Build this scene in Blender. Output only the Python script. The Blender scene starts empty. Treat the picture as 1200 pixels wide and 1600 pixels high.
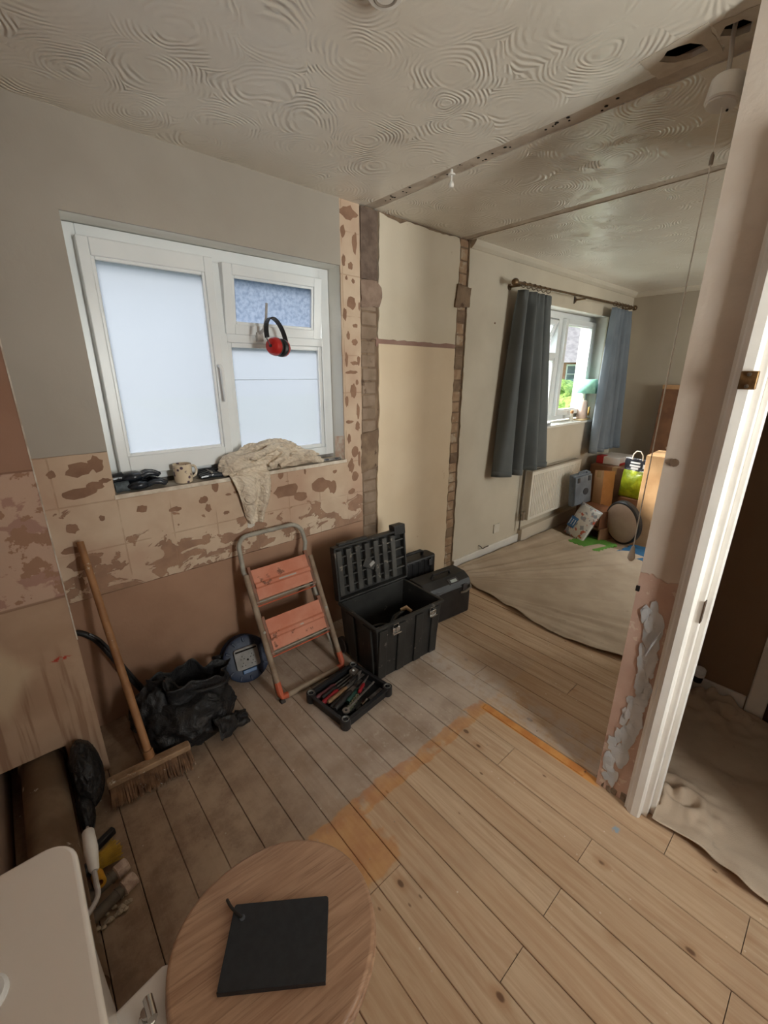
import bpy, bmesh, math, random
from mathutils import Vector, Matrix, noise
R = random.Random(7)
PI = math.pi
C = bpy.context.scene.collection
sc = bpy.context.scene

# ---------------------------------------------------------------- camera
def make_camera():
    yaw, pitch, roll, h, f = 0.7247, 0.3171, 0.0035, 1.5521, 661.96
    fw = Vector((math.sin(yaw)*math.cos(pitch), math.cos(yaw)*math.cos(pitch), -math.sin(pitch)))
    r = Vector((math.cos(yaw), -math.sin(yaw), 0)); u = r.cross(fw)
    r2 = math.cos(roll)*r + math.sin(roll)*u; u2 = -math.sin(roll)*r + math.cos(roll)*u
    cd = bpy.data.cameras.new('camera'); co = bpy.data.objects.new('camera', cd); C.objects.link(co)
    m = Matrix((r2, u2, -fw)).transposed().to_4x4(); m.translation = (0, 0, h)
    co.matrix_world = m
    cd.sensor_fit = 'VERTICAL'; cd.sensor_height = 24; cd.lens = f*24/1600; cd.clip_start = 0.02
    sc.camera = co
make_camera()

# ---------------------------------------------------------------- world, sun, window light and fill
w = bpy.data.worlds.new('sky'); sc.world = w; w.use_nodes = True
wn = w.node_tree; wn.nodes.clear()
wo = wn.nodes.new('ShaderNodeOutputWorld'); bg = wn.nodes.new('ShaderNodeBackground')
tc = wn.nodes.new('ShaderNodeTexCoord'); sp = wn.nodes.new('ShaderNodeSeparateXYZ'); rp = wn.nodes.new('ShaderNodeValToRGB')
wn.links.new(tc.outputs['Generated'], sp.inputs[0]); wn.links.new(sp.outputs[2], rp.inputs[0])
rp.color_ramp.elements[0].position = 0.0; rp.color_ramp.elements[0].color = (0.80, 0.88, 0.97, 1)
rp.color_ramp.elements[1].position = 0.7; rp.color_ramp.elements[1].color = (0.52, 0.68, 0.95, 1)
wn.links.new(rp.outputs[0], bg.inputs[0]); bg.inputs[1].default_value = 1.0
wn.links.new(bg.outputs[0], wo.inputs[0])

def light(name, kind, loc, direction, energy, color, **kw):
    l = bpy.data.lights.new(name, kind); l.energy = energy; l.color = color
    for k, v in kw.items(): setattr(l, k, v)
    o = bpy.data.objects.new(name, l); C.objects.link(o); o.location = loc
    o.rotation_euler = Vector(direction).to_track_quat('-Z', 'Y').to_euler()
    return o
light('sun', 'SUN', (0, 5, 5), (0.45, -1, -0.85), 12.0, (1.0, 0.91, 0.80), angle=math.radians(9))
# daylight: bright sky above the two windows in view (outside, high up) and added fill lamps behind the photographer
light('skylight_over_frosted_window', 'AREA', (0.9, 3.7, 3.7), (0.0, -1, -0.85), 130, (0.92, 0.96, 1.0), shape='RECTANGLE', size=2.2, size_y=1.4)
light('skylight_over_far_window', 'AREA', (4.1, 3.7, 3.7), (0.0, -1, -0.85), 210, (0.94, 0.97, 1.0), shape='RECTANGLE', size=2.4, size_y=1.4)
light('rear_fill', 'AREA', (0.62, -1.80, 1.45), (0.25, 1, 0.14), 170, (1.0, 0.96, 0.91), shape='RECTANGLE', size=1.0, size_y=1.3)  # unseen lamp added as the main interior fill
light('far_room_fill', 'AREA', (3.9, -1.5, 1.55), (0.0, 1, 0.10), 46, (1.0, 0.95, 0.88), shape='RECTANGLE', size=1.2, size_y=1.1)  # added fill for the far room, out of view
sc.view_settings.view_transform = 'Standard'; sc.view_settings.look = 'None'
sc.view_settings.exposure = 0.40; sc.view_settings.gamma = 1; sc.view_settings.use_curve_mapping = False

# ---------------------------------------------------------------- helpers: materials
def s2l(c): return tuple(((x/255)/12.92 if x/255 <= .04045 else ((x/255+.055)/1.055)**2.4) for x in c)+(1,)
class NM:
    """small node-graph helper"""
    def __init__(s, name):
        s.m = bpy.data.materials.new(name); s.m.use_nodes = True; s.t = s.m.node_tree; s.t.nodes.clear()
        s.o = s.t.nodes.new('ShaderNodeOutputMaterial'); s.b = s.t.nodes.new('ShaderNodeBsdfPrincipled')
        s.t.links.new(s.b.outputs[0], s.o.inputs[0])
    def n(s, t, **k):
        x = s.t.nodes.new('ShaderNode'+t)
        for a, v in k.items(): setattr(x, a, v)
        return x
    def set(s, node, i, v):
        if hasattr(v, 'is_output'): s.t.links.new(v, node.inputs[i])
        elif v is not None: node.inputs[i].default_value = v
    def math(s, op, a, b=0.0, c=None, clamp=False):
        x = s.n('Math', operation=op, use_clamp=clamp); s.set(x, 0, a); s.set(x, 1, b)
        if c is not None: s.set(x, 2, c)
        return x.outputs[0]
    def obj(s): return s.n('TexCoord').outputs['Object']
    def pos(s): return s.n('NewGeometry').outputs['Position']
    def xyz(s, v):
        x = s.n('SeparateXYZ'); s.set(x, 0, v); return x.outputs
    def mapping(s, v, scale=(1, 1, 1), loc=(0, 0, 0)):
        x = s.n('Mapping'); s.set(x, 0, v); x.inputs['Scale'].default_value = scale; x.inputs['Location'].default_value = loc
        return x.outputs[0]
    def noise(s, v, scale, detail=3, rough=.55, dist=0, out=0):
        x = s.n('TexNoise'); s.set(x, 'Vector', v); x.inputs['Scale'].default_value = scale
        x.inputs['Detail'].default_value = detail; x.inputs['Roughness'].default_value = rough; x.inputs['Distortion'].default_value = dist
        return x.outputs[out]
    def vor(s, v, scale, feature='F1', rnd=1.0, out='Distance'):
        x = s.n('TexVoronoi', feature=feature); s.set(x, 'Vector', v); x.inputs['Scale'].default_value = scale
        x.inputs['Randomness'].default_value = rnd
        return x.outputs[out]
    def ss(s, v, a, b):
        x = s.n('MapRange', interpolation_type='SMOOTHSTEP'); s.set(x, 0, v); s.set(x, 1, a); s.set(x, 2, b)
        return x.outputs[0]
    def mix(s, f, a, b, mode='MIX'):
        x = s.n('Mix', data_type='RGBA', blend_type=mode); s.set(x, 0, f)
        s.set(x, 6, a); s.set(x, 7, b); return x.outputs[2]
    def bump(s, h, dist=.002, strength=1.0, normal=None):
        x = s.n('Bump'); s.set(x, 'Height', h); x.inputs['Distance'].default_value = dist; x.inputs['Strength'].default_value = strength
        if normal: s.set(x, 'Normal', normal)
        s.t.links.new(x.outputs[0], s.b.inputs['Normal']); return x.outputs[0]
    def fin(s, col=None, rough=.6, metal=0, spec=.5):
        if col is not None: s.set(s.b, 'Base Color', col)
        s.set(s.b, 'Roughness', rough); s.b.inputs['Metallic'].default_value = metal
        s.b.inputs['Specular IOR Level'].default_value = spec
        return s.m
_mc = {}
def M(name, c1, c2=None, scale=8, rough=.6, metal=0, bump=0, bscale=40, dirt=None, dirt_t=.62, dirt_scale=12, spec=.4, thr=(.35, .65)):
    """simple procedural material: two tones by noise, optional dirt flecks, fine bump"""
    if name in _mc: return _mc[name]
    g = NM(name); v = g.obj()
    c1 = s2l(c1); c2 = s2l(c2) if c2 else tuple(x*.85 for x in c1[:3])+(1,)
    f = g.ss(g.noise(v, scale, 4), thr[0], thr[1]); col = g.mix(f, c1, c2)
    if dirt: col = g.mix(g.ss(g.noise(v, dirt_scale, 5, .65), dirt_t, dirt_t+.06), col, s2l(dirt))
    if bump: g.bump(g.noise(v, bscale, 5), bump)
    _mc[name] = g.fin(col, rough, metal, spec)
    return _mc[name]

# ---------------------------------------------------------------- helpers: meshes
class MB:
    def __init__(s, xf=None): s.v = []; s.f = []; s.xf = xf or Matrix()
    def add(s, vs, fs, m=None):
        o = len(s.v); m = s.xf @ m if m else s.xf
        s.v += [m @ Vector(p) for p in vs]; s.f += [tuple(i+o for i in f) for f in fs]; return s
    def box(s, c, d, rot=None, taper=1.0):
        x, y, z = d[0]/2, d[1]/2, d[2]/2; t = taper
        vs = [(-x*t, -y*t, -z), (x*t, -y*t, -z), (x*t, y*t, -z), (-x*t, y*t, -z), (-x, -y, z), (x, -y, z), (x, y, z), (-x, y, z)]
        m = Matrix.Translation(c)
        if rot: m = m @ rot.to_4x4()
        return s.add(vs, [(3, 2, 1, 0), (4, 5, 6, 7), (0, 1, 5, 4), (1, 2, 6, 5), (2, 3, 7, 6), (3, 0, 4, 7)], m)
    def bx(s, x0, x1, y0, y1, z0, z1): return s.box(((x0+x1)/2, (y0+y1)/2, (z0+z1)/2), (x1-x0, y1-y0, z1-z0))
    def prism(s, pts, z0, z1, m=None):
        n = len(pts)
        return s.add([(p[0], p[1], z0) for p in pts]+[(p[0], p[1], z1) for p in pts],
                     [tuple(range(n))[::-1], tuple(range(n, 2*n))]+[(i, (i+1) % n, (i+1) % n+n, i+n) for i in range(n)], m)
    def rrect(s, c, d, r, z0, z1, m=None, n=5):
        """rounded rectangle plate"""
        pts = []
        for k, (sx, sy) in enumerate(((1, 1), (-1, 1), (-1, -1), (1, -1))):
            for i in range(n+1):
                a = PI/2*(k+i/n); pts.append((c[0]+sx*(d[0]/2-r)+r*math.cos(a), c[1]+sy*(d[1]/2-r)+r*math.sin(a)))
        return s.prism(pts, z0, z1, m)
    def tube(s, pts, r, n=10, close=False, caps=True):
        pts = [Vector(p) for p in pts]; N = len(pts); rs = r if isinstance(r, (list, tuple)) else [r]*N
        vs = []; fs = []; ref = None
        for i, p in enumerate(pts):
            if close: t = pts[(i+1) % N]-pts[i-1]
            else: t = pts[min(i+1, N-1)]-pts[max(i-1, 0)]
            t.normalize()
            if ref is None:
                ref = t.orthogonal().normalized()
            else:
                ref = (ref-t*ref.dot(t));
                if ref.length < 1e-6: ref = t.orthogonal()
                ref.normalize()
            b = t.cross(ref)
            for k in range(n):
                a = 2*PI*k/n; vs.append(p+(ref*math.cos(a)+b*math.sin(a))*rs[i])
        for i in range(N if close else N-1):
            j = (i+1) % N
            for k in range(n): fs.append((i*n+k, i*n+(k+1) % n, j*n+(k+1) % n, j*n+k))
        if not close and caps: fs += [tuple(range(n))[::-1], tuple(range((N-1)*n, N*n))]
        return s.add(vs, fs)
    def lathe(s, prof, c=(0, 0, 0), rot=None, n=28, a0=0, a1=2*PI):
        full = abs(a1-a0-2*PI) < 1e-6; K = n if full else n+1; vs = []; fs = []
        for r, z in prof:
            for k in range(K):
                a = a0+(a1-a0)*k/n; vs.append((r*math.cos(a), r*math.sin(a), z))
        for i in range(len(prof)-1):
            for k in range(n):
                k2 = (k+1) % K; fs.append((i*K+k, i*K+k2, (i+1)*K+k2, (i+1)*K+k))
        m = Matrix.Translation(c)
        if rot: m = m @ rot.to_4x4()
        return s.add(vs, fs, m)
    def grid(s, fn, nu, nv):
        vs = [fn(i/nu, j/nv) for j in range(nv+1) for i in range(nu+1)]
        fs = [(j*(nu+1)+i, j*(nu+1)+i+1, (j+1)*(nu+1)+i+1, (j+1)*(nu+1)+i) for j in range(nv) for i in range(nu)]
        return s.add(vs, fs)
    def blob(s, c, rad, amp=.2, freq=5, seed=0, sub=4, floor=None, ridge=True, rot=None):
        bm = bmesh.new(); bmesh.ops.create_icosphere(bm, subdivisions=sub, radius=1); off = Vector((seed*3.17, seed*1.3, seed*.7))
        vs = []
        for v in bm.verts:
            p = v.co.copy(); q = p*freq*.5+off
            d = (noise.ridged_multi_fractal(q, .9, 2.1, 4, 1.0, 2.0)-1.1)*.5 if ridge else noise.fractal(q, .9, 2.1, 4)
            d += .5*noise.noise(p*1.5+off)
            p = p*(1+amp*d); p = Vector((p.x*rad[0], p.y*rad[1], p.z*rad[2]))
            if rot: p = rot @ p
            p += Vector(c)
            if floor is not None and p.z < floor: p.z = floor+.002*R.random()
            vs.append(p)
        fs = [tuple(v.index for v in f.verts) for f in bm.faces]; bm.free()
        return s.add(vs, fs)
    def build(s, name, mat, parent=None, bevel=0, smooth=None, seg=2, origin=None, sol=0, sub=0, angle=35):
        vs = s.v
        if parent is not None:
            o = getattr_origin(parent)
        elif origin is not None: o = Vector(origin)
        else:
            xs = [p.x for p in vs]; ys = [p.y for p in vs]; zs = [p.z for p in vs]
            o = Vector(((min(xs)+max(xs))/2, (min(ys)+max(ys))/2, min(zs)))
        me = bpy.data.meshes.new(name); me.from_pydata([tuple(p-o) for p in vs], [], s.f); me.update()
        bm = bmesh.new(); bm.from_mesh(me); bmesh.ops.recalc_face_normals(bm, faces=bm.faces); bm.to_mesh(me); bm.free()
        ob = bpy.data.objects.new(name, me); C.objects.link(ob)
        if mat: me.materials.append(mat)
        if parent is not None: ob.parent = parent; ORG[ob.name] = o
        else: ob.location = o; ORG[ob.name] = o
        if sol:
            md = ob.modifiers.new('thickness', 'SOLIDIFY'); md.thickness = sol; md.offset = 0
        if bevel:
            md = ob.modifiers.new('bevel', 'BEVEL'); md.width = bevel; md.segments = seg; md.limit_method = 'ANGLE'; md.angle_limit = math.radians(40)
        if sub:
            md = ob.modifiers.new('sub', 'SUBSURF'); md.levels = sub; md.render_levels = sub
        if smooth is None: smooth = True
        if smooth:
            me.polygons.foreach_set('use_smooth', [True]*len(me.polygons))
            try: me.set_sharp_from_angle(angle=math.radians(angle))
            except Exception: pass
        return ob
ORG = {}
def getattr_origin(p): return ORG[p.name]
def tag(o, label, cat, group=None, kind=None):
    if label: o['label'] = label
    if cat: o['category'] = cat
    if group: o['group'] = group
    if kind: o['kind'] = kind
    return o
def thing(name, label, cat, loc, group=None):
    o = bpy.data.objects.new(name, None); C.objects.link(o); o.location = loc; ORG[o.name] = Vector(loc)
    o.empty_display_size = .05
    return tag(o, label, cat, group)
def struct(o, label=None): o['kind'] = 'structure'; return tag(o, label, None)
def rz(a): return Matrix.Rotation(a, 3, 'Z')
def rx(a): return Matrix.Rotation(a, 3, 'X')
def ry(a): return Matrix.Rotation(a, 3, 'Y')

def jag(pts, amp, step=.03, seed=0, skip=()):
    """roughen the edges of a closed outline; edges whose index is in skip stay straight"""
    rr = random.Random(seed); out = []; n = len(pts)
    for i in range(n):
        a, b = Vector(pts[i]), Vector(pts[(i+1) % n]); L = (b-a).length; k = max(1, int(L/step))
        nrm = Vector((-(b-a).y, (b-a).x))/max(L, 1e-6)
        out.append(tuple(a))
        if i in skip: continue
        for j in range(1, k):
            t = j/k; q = a.lerp(b, t)+nrm*(rr.uniform(-1, 1)*amp*.5+noise.noise(Vector((t*L*9+seed*5, i, 0)))*amp)
            out.append(tuple(q))
    return out
def slab(outer, holes, to3, t, name, mat, parent=None, **kw):
    """flat plate with any outline and holes; to3 maps (a,b,depth) to the room; depth 0..t"""
    bm = bmesh.new(); edges = []
    loops = [outer]+list(holes)
    for lp in loops:
        vs = [bm.verts.new((p[0], p[1], 0)) for p in lp]
        for i in range(len(vs)): edges.append(bm.edges.new((vs[i], vs[(i+1) % len(vs)])))
    bmesh.ops.triangle_fill(bm, use_beauty=True, use_dissolve=False, edges=edges, normal=(0, 0, 1))
    bm.verts.ensure_lookup_table()
    n = len(bm.verts)
    for i, v in enumerate(bm.verts): v.index = i
    vs = [(v.co.x, v.co.y, 0) for v in bm.verts]+[(v.co.x, v.co.y, t) for v in bm.verts]
    fs = [tuple(v.index for v in f.verts) for f in bm.faces]
    fs2 = [tuple(i+n for i in f)[::-1] for f in fs]
    side = [(e.verts[0].index, e.verts[1].index, e.verts[1].index+n, e.verts[0].index+n) for e in bm.edges if len(e.link_faces) == 1]
    bm.free()
    mb = MB(); mb.add([to3(*p) for p in vs], fs+fs2+side)
    return mb.build(name, mat, parent, smooth=False, **kw)

# ---------------------------------------------------------------- materials of the room
W = 2.016      # inner face of the window wall
H = 2.38       # ceiling height

def mat_board(hall=False):
    g = NM('pine_board'); p = g.pos(); x, y, z = g.xyz(p)
    rnd = g.n('ObjectInfo').outputs['Random']
    off = g.n('CombineXYZ'); g.set(off, 0, g.math('MULTIPLY', rnd, 7.0)); g.set(off, 1, g.math('MULTIPLY', rnd, 31.0)); g.set(off, 2, g.math('MULTIPLY', rnd, 13.0))
    va = g.n('VectorMath', operation='ADD'); g.set(va, 0, p); g.set(va, 1, off.outputs[0]); v = va.outputs[0]
    vs = g.mapping(v, (26, 1.6, 1)); grain = g.noise(vs, 1.6, 6, .65, .8)
    ring = g.n('TexWave'); ring.bands_direction = 'X'; g.set(ring, 0, g.mapping(v, (1, .07, 1))); ring.inputs['Scale'].default_value = 15
    ring.inputs['Distortion'].default_value = 6; ring.inputs['Detail'].default_value = 3; ring.inputs['Detail Scale'].default_value = 1.6
    pine = g.mix(g.ss(grain, .3, .72), s2l((210, 184, 154)), s2l((184, 152, 122)))
    pine = g.mix(g.math('MULTIPLY', g.ss(ring.outputs[0], .35, .95), .11), pine, s2l((160, 122, 92)))
    pine = g.mix(g.math('MULTIPLY', rnd, .45), pine, s2l((186, 148, 112)))
    kd = g.vor(g.mapping(v, (1, .62, 0)), 9.0, rnd=1.0); kn = g.math('ADD', kd, g.math('MULTIPLY', g.noise(v, 60, 2), .03))
    kc = g.vor(g.mapping(v, (1, .62, 0)), 9.0, out='Color'); ksel = g.math('GREATER_THAN', g.xyz(kc)[0], .30)
    knot = g.math('MULTIPLY', g.math('SUBTRACT', 1.0, g.ss(kn, .075, .115)), ksel)
    halo = g.math('MULTIPLY', g.math('SUBTRACT', 1.0, g.ss(kn, .08, .26)), g.math('MULTIPLY', ksel, .40))
    pine = g.mix(halo, pine, s2l((160, 112, 70))); pine = g.mix(g.math('MULTIPLY', knot, .85), pine, s2l((92, 62, 42)))
    k2 = g.math('SUBTRACT', 1.0, g.ss(g.math('ADD', g.vor(g.mapping(v, (1, .5, 0), (3, 1, 0)), 17.0), g.math('MULTIPLY', g.noise(v, 70, 2), .05)), .07, .12)); pine = g.mix(g.math('MULTIPLY', k2, g.math('MULTIPLY', .8, g.ss(g.noise(v, 4, 2), .50, .56))), pine, s2l((104, 72, 48)))
    pine = g.mix(g.math('MULTIPLY', g.ss(g.noise(p, 2.6, 5, .65), .48, .72), .32), pine, s2l((166, 138, 114)))
    # the old lino area by the window: grey dusty boards, brown dirt to the left
    wob = g.math('MULTIPLY', g.math('SUBTRACT', g.noise(p, 9, 4), .5), .09)
    yy = g.math('ADD', y, wob); xx = g.math('ADD', x, wob)
    dust = g.mix(g.ss(g.noise(p, 5, 5, .6), .35, .7), s2l((190, 174, 160)), s2l((160, 141, 126)))
    dust = g.mix(g.math('MULTIPLY', g.ss(g.noise(p, 22, 4, .7), .56, .66), .6), dust, s2l((196, 184, 170)))
    dust = g.mix(g.math('MULTIPLY', g.ss(grain, .45, .8), .25), dust, s2l((112, 84, 62)))
    dirty = g.mix(g.ss(g.noise(p, 7, 5, .7), .38, .66), s2l((160, 136, 114)), s2l((124, 100, 82)))
    dustl = g.mix(g.ss(x, .25, 1.0), dirty, dust)
    inb = g.math('MULTIPLY', g.ss(yy, .925, .955), g.math('SUBTRACT', 1.0, g.math('MULTIPLY', g.ss(x, 1.35, 2.1), .9)))
    inl = g.math('MULTIPLY', g.math('SUBTRACT', 1.0, g.ss(xx, .47, .52)), g.math('MAXIMUM', g.ss(y, .62, .68), g.math('SUBTRACT', 1.0, g.ss(x, .2, .26)))); m1 = g.math('MAXIMUM', inb, g.math('MULTIPLY', inl, .9))
    whit = g.math('MULTIPLY', g.ss(g.math('ADD', x, g.math('MULTIPLY', g.noise(p, 6, 3), .35)), 1.62, 1.75), 0)
    col = g.mix(g.math('MULTIPLY', m1, .88), pine, dustl)
    # pale grey streak beside the orange line
    st = g.math('MULTIPLY', g.math('MULTIPLY', g.ss(xx, 1.49, 1.53), g.math('SUBTRACT', 1.0, g.ss(xx, 1.60, 1.78))), g.ss(g.noise(p, 14, 4), .35, .6))
    col = g.mix(g.math('MULTIPLY', st, .55), col, s2l((198, 188, 180)))
    # orange varnish left along the old partition
    b1 = g.math('MULTIPLY', g.math('MULTIPLY', g.ss(yy, .895, .905), g.math('SUBTRACT', 1.0, g.ss(yy, .962, .975))), g.math('MULTIPLY', g.ss(xx, .46, .5), g.math('SUBTRACT', 1.0, g.ss(x, 1.5, 1.51))))
    b2 = g.math('MULTIPLY', g.math('MULTIPLY', g.ss(yy, .70, .715), g.math('SUBTRACT', 1.0, g.ss(yy, .90, .93))), g.math('MULTIPLY', g.ss(xx, .47, .49), g.math('SUBTRACT', 1.0, g.ss(g.math('ADD', xx, g.math('MULTIPLY', wob, 1.5)), .69, .72))))
    b3 = g.math('MULTIPLY', g.math('MULTIPLY', g.ss(y, .36, .40), g.math('SUBTRACT', 1.0, g.ss(y, .93, .95))), g.math('MULTIPLY', g.ss(x, 1.462, 1.466), g.math('SUBTRACT', 1.0, g.ss(x, 1.500, 1.506))))
    bb = g.math('MAXIMUM', g.math('MULTIPLY', b1, g.ss(g.noise(p, 17, 4), .30, .5)), g.math('MULTIPLY', b2, g.ss(g.noise(p, 5, 3), .22, .42)))
    orange = g.mix(g.ss(g.noise(p, 12, 4), .35, .65), s2l((206, 148, 84)), s2l((184, 116, 60)))
    col = g.mix(g.math('MULTIPLY', bb, .58), col, orange)
    col = g.mix(b3, col, s2l((214, 150, 82)))
    # paint spots, plaster crumbs
    sp_ = g.math('SUBTRACT', 1.0, g.ss(g.vor(g.mapping(p, (1, 1, 0)), 24), .06, .09)); col = g.mix(g.math('MULTIPLY', sp_, g.math('MULTIPLY', .65, g.ss(g.noise(p, 3, 2), .5, .6))), col, s2l((232, 224, 210)))
    bs = g.math('MULTIPLY', g.math('SUBTRACT', 1.0, g.ss(g.noise(p, 50, 2), .45, .6)), g.math('MULTIPLY', g.math('SUBTRACT', 1.0, g.ss(g.math('ABSOLUTE', g.math('SUBTRACT', x, 1.345)), .008, .022)), g.math('SUBTRACT', 1.0, g.ss(g.math('ABSOLUTE', g.math('SUBTRACT', y, .262)), .006, .014))))
    col = g.mix(bs, col, s2l((150, 165, 178)))
    nh = g.math('ADD', g.math('MULTIPLY', grain, .5), g.math('MULTIPLY', g.noise(p, 30, 4), .6))
    g.bump(nh, .0016)
    return g.fin(col, g.mix(m1, (.55,)*3+(1,), (.8,)*3+(1,)), 0, .3)
BOARD = mat_board()

def mat_artex():
    g = NM('swirl_ceiling_paint'); p = g.pos(); w2 = g.mapping(p, (1, 1, 0))
    d = g.n('VectorMath', operation='ADD'); nz = g.n('TexNoise'); g.set(nz, 'Vector', w2); nz.inputs['Scale'].default_value = 4; nz.inputs['Detail'].default_value = 2
    sc_ = g.n('VectorMath', operation='SCALE'); g.set(sc_, 0, nz.outputs['Color']); sc_.inputs['Scale'].default_value = .12
    g.set(d, 0, w2); g.set(d, 1, sc_.outputs[0]); v = d.outputs[0]
    dist = g.vor(v, 4.2, rnd=.75)
    ring = g.math('SINE', g.math('MULTIPLY', dist, 104.0))
    brk = g.ss(g.noise(p, 13, 3), .38, .56)
    cen = g.math('MULTIPLY', g.math('SUBTRACT', 1.0, g.ss(dist, .08, .2)), g.noise(p, 70, 3))
    h = g.math('ADD', g.math('MULTIPLY', g.math('MULTIPLY', ring, brk), g.ss(dist, .04, .12)), g.math('MULTIPLY', cen, 2.2))
    x, y, z = g.xyz(p)
    fade = g.math('ADD', .35, g.math('MULTIPLY', g.ss(g.noise(p, 1.7, 2), .38, .6), .65))
    h = g.math('MULTIPLY', g.math('MULTIPLY', h, g.math('ADD', .25, g.ss(g.noise(p, 5, 3), .42, .6))), fade); h = g.math('ADD', h, g.math('MULTIPLY', g.noise(p, 45, 3), .35))
    g.bump(h, .0014, 1.0)
    col = g.mix(g.ss(g.noise(p, 2.2, 4), .3, .7), s2l((232, 226, 214)), s2l((220, 212, 198)))
    return g.fin(col, .33, 0, .5)
ARTEX = mat_artex()

def mat_paint(name, c1, c2, rough=.7, bump=.0006, scale=1.5, marks=None):
    g = NM(name); p = g.pos()
    col = g.mix(g.ss(g.noise(p, scale, 4), .3, .7), s2l(c1), s2l(c2))
    if marks: col = g.mix(g.math('MULTIPLY', g.ss(g.noise(p, 9, 6, .7), .66, .70), .6), col, s2l(marks))
    g.bump(g.noise(p, 60, 4), bump)
    return g.fin(col, rough, 0, .3)
PAINT_GREY = mat_paint('greige_wall_paint', (178, 170, 158), (166, 157, 145), .62)
PAINT_CREAM = mat_paint('pale_cream_wall_paint', (212, 202, 184), (198, 187, 168), .65)
PAINT_PANEL = mat_paint('cream_primer', (214, 202, 182), (202, 189, 166), .7, marks=(190, 175, 150))
PAINT_PANEL_LOW = mat_paint('warm_cream_primer', (224, 204, 176), (214, 192, 162), .7, marks=(198, 170, 138))
PLASTER = mat_paint('bare_brown_plaster', (168, 132, 108), (148, 114, 92), .85, .001, 2.5)
PLASTER_MAUVE = mat_paint('mauve_plaster', (160, 130, 116), (146, 114, 102), .85, .001, 6)
DARKP = mat_paint('brown_plaster_patch', (152, 118, 96), (136, 104, 84), .9, .001, 14)
HALLP = mat_paint('hall_wall_paint', (150, 126, 104), (138, 114, 92), .7)
WHITE = mat_paint('white_gloss_paint', (236, 231, 224), (226, 220, 212), .35, .0003, 6)
UPVC = M('white_window_plastic', (238, 240, 240), (230, 233, 234), 3, .28, spec=.5)
BLACK_VOID = M('dark_void', (30, 24, 20), (20, 16, 14), 8, 1.0)
SCREED = M('old_render', (142, 120, 98), (118, 96, 78), 10, .95, bump=.004, bscale=18, dirt=(92, 72, 58), dirt_t=.6)
BRICK = M('dusty_brick', (176, 148, 120), (156, 126, 100), 16, .95, bump=.003, bscale=30, dirt=(182, 164, 142), dirt_t=.56)
TIMBER = M('old_timber', (170, 152, 130), (140, 120, 98), 14, .8, bump=.002, dirt=(90, 64, 46), dirt_t=.66)

def mat_adhesive(tone='right'):
    """cream skim with tile adhesive scars; more bare plaster towards the bottom"""
    g = NM('scarred_skim'); p = g.pos(); x, y, z = g.xyz(p)
    cream = g.mix(g.ss(g.noise(p, 5, 4), .3, .7), s2l((210, 188, 164)), s2l((196, 170, 146)))
    brown = g.mix(g.ss(g.noise(p, 16, 4), .35, .65), s2l((162, 126, 102)), s2l((146, 112, 92)))
    pink = s2l((182, 146, 124))
    n1 = g.noise(g.mapping(p, (1, 1, 1.5)), 7.5, 5, .55, .6)
    low = g.math('SUBTRACT', 1.0, g.ss(z, .74, .93))
    thr = g.math('SUBTRACT', .66, g.math('MULTIPLY', low, .17))
    m = g.ss(g.math('SUBTRACT', n1, thr), .0, .012)
    m = g.math('MULTIPLY', m, g.math('SUBTRACT', 1.0, g.ss(z, 1.02, 1.08)))
    col = g.mix(g.math('MULTIPLY', g.ss(g.noise(p, 3.1, 3), .45, .7), .6), cream, pink)
    col = g.mix(g.math('MULTIPLY', m, .9), col, brown)
    # combed tile joints
    def line(v, period, off):
        q = g.math('ABSOLUTE', g.math('SUBTRACT', g.math('FRACT', g.math('ADD', g.math('DIVIDE', v, period), off)), .5))
        return g.math('SUBTRACT', 1.0, g.ss(q, .008, .02))
    j = g.math('MAXIMUM', line(x, .2, .05), line(z, .2, .28)); j = g.math('MULTIPLY', j, g.ss(g.noise(p, 6, 3), .42, .55))
    col = g.mix(g.math('MULTIPLY', j, .45), col, s2l((168, 136, 110)))
    h = g.math('ADD', g.math('MULTIPLY', m, -1.0), g.math('MULTIPLY', g.noise(p, 40, 4), .3)); g.bump(g.math('SUBTRACT', h, g.math('MULTIPLY', j, .5)), .002)
    return g.fin(col, .85, 0, .25)
SCAR = mat_adhesive()

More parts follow.
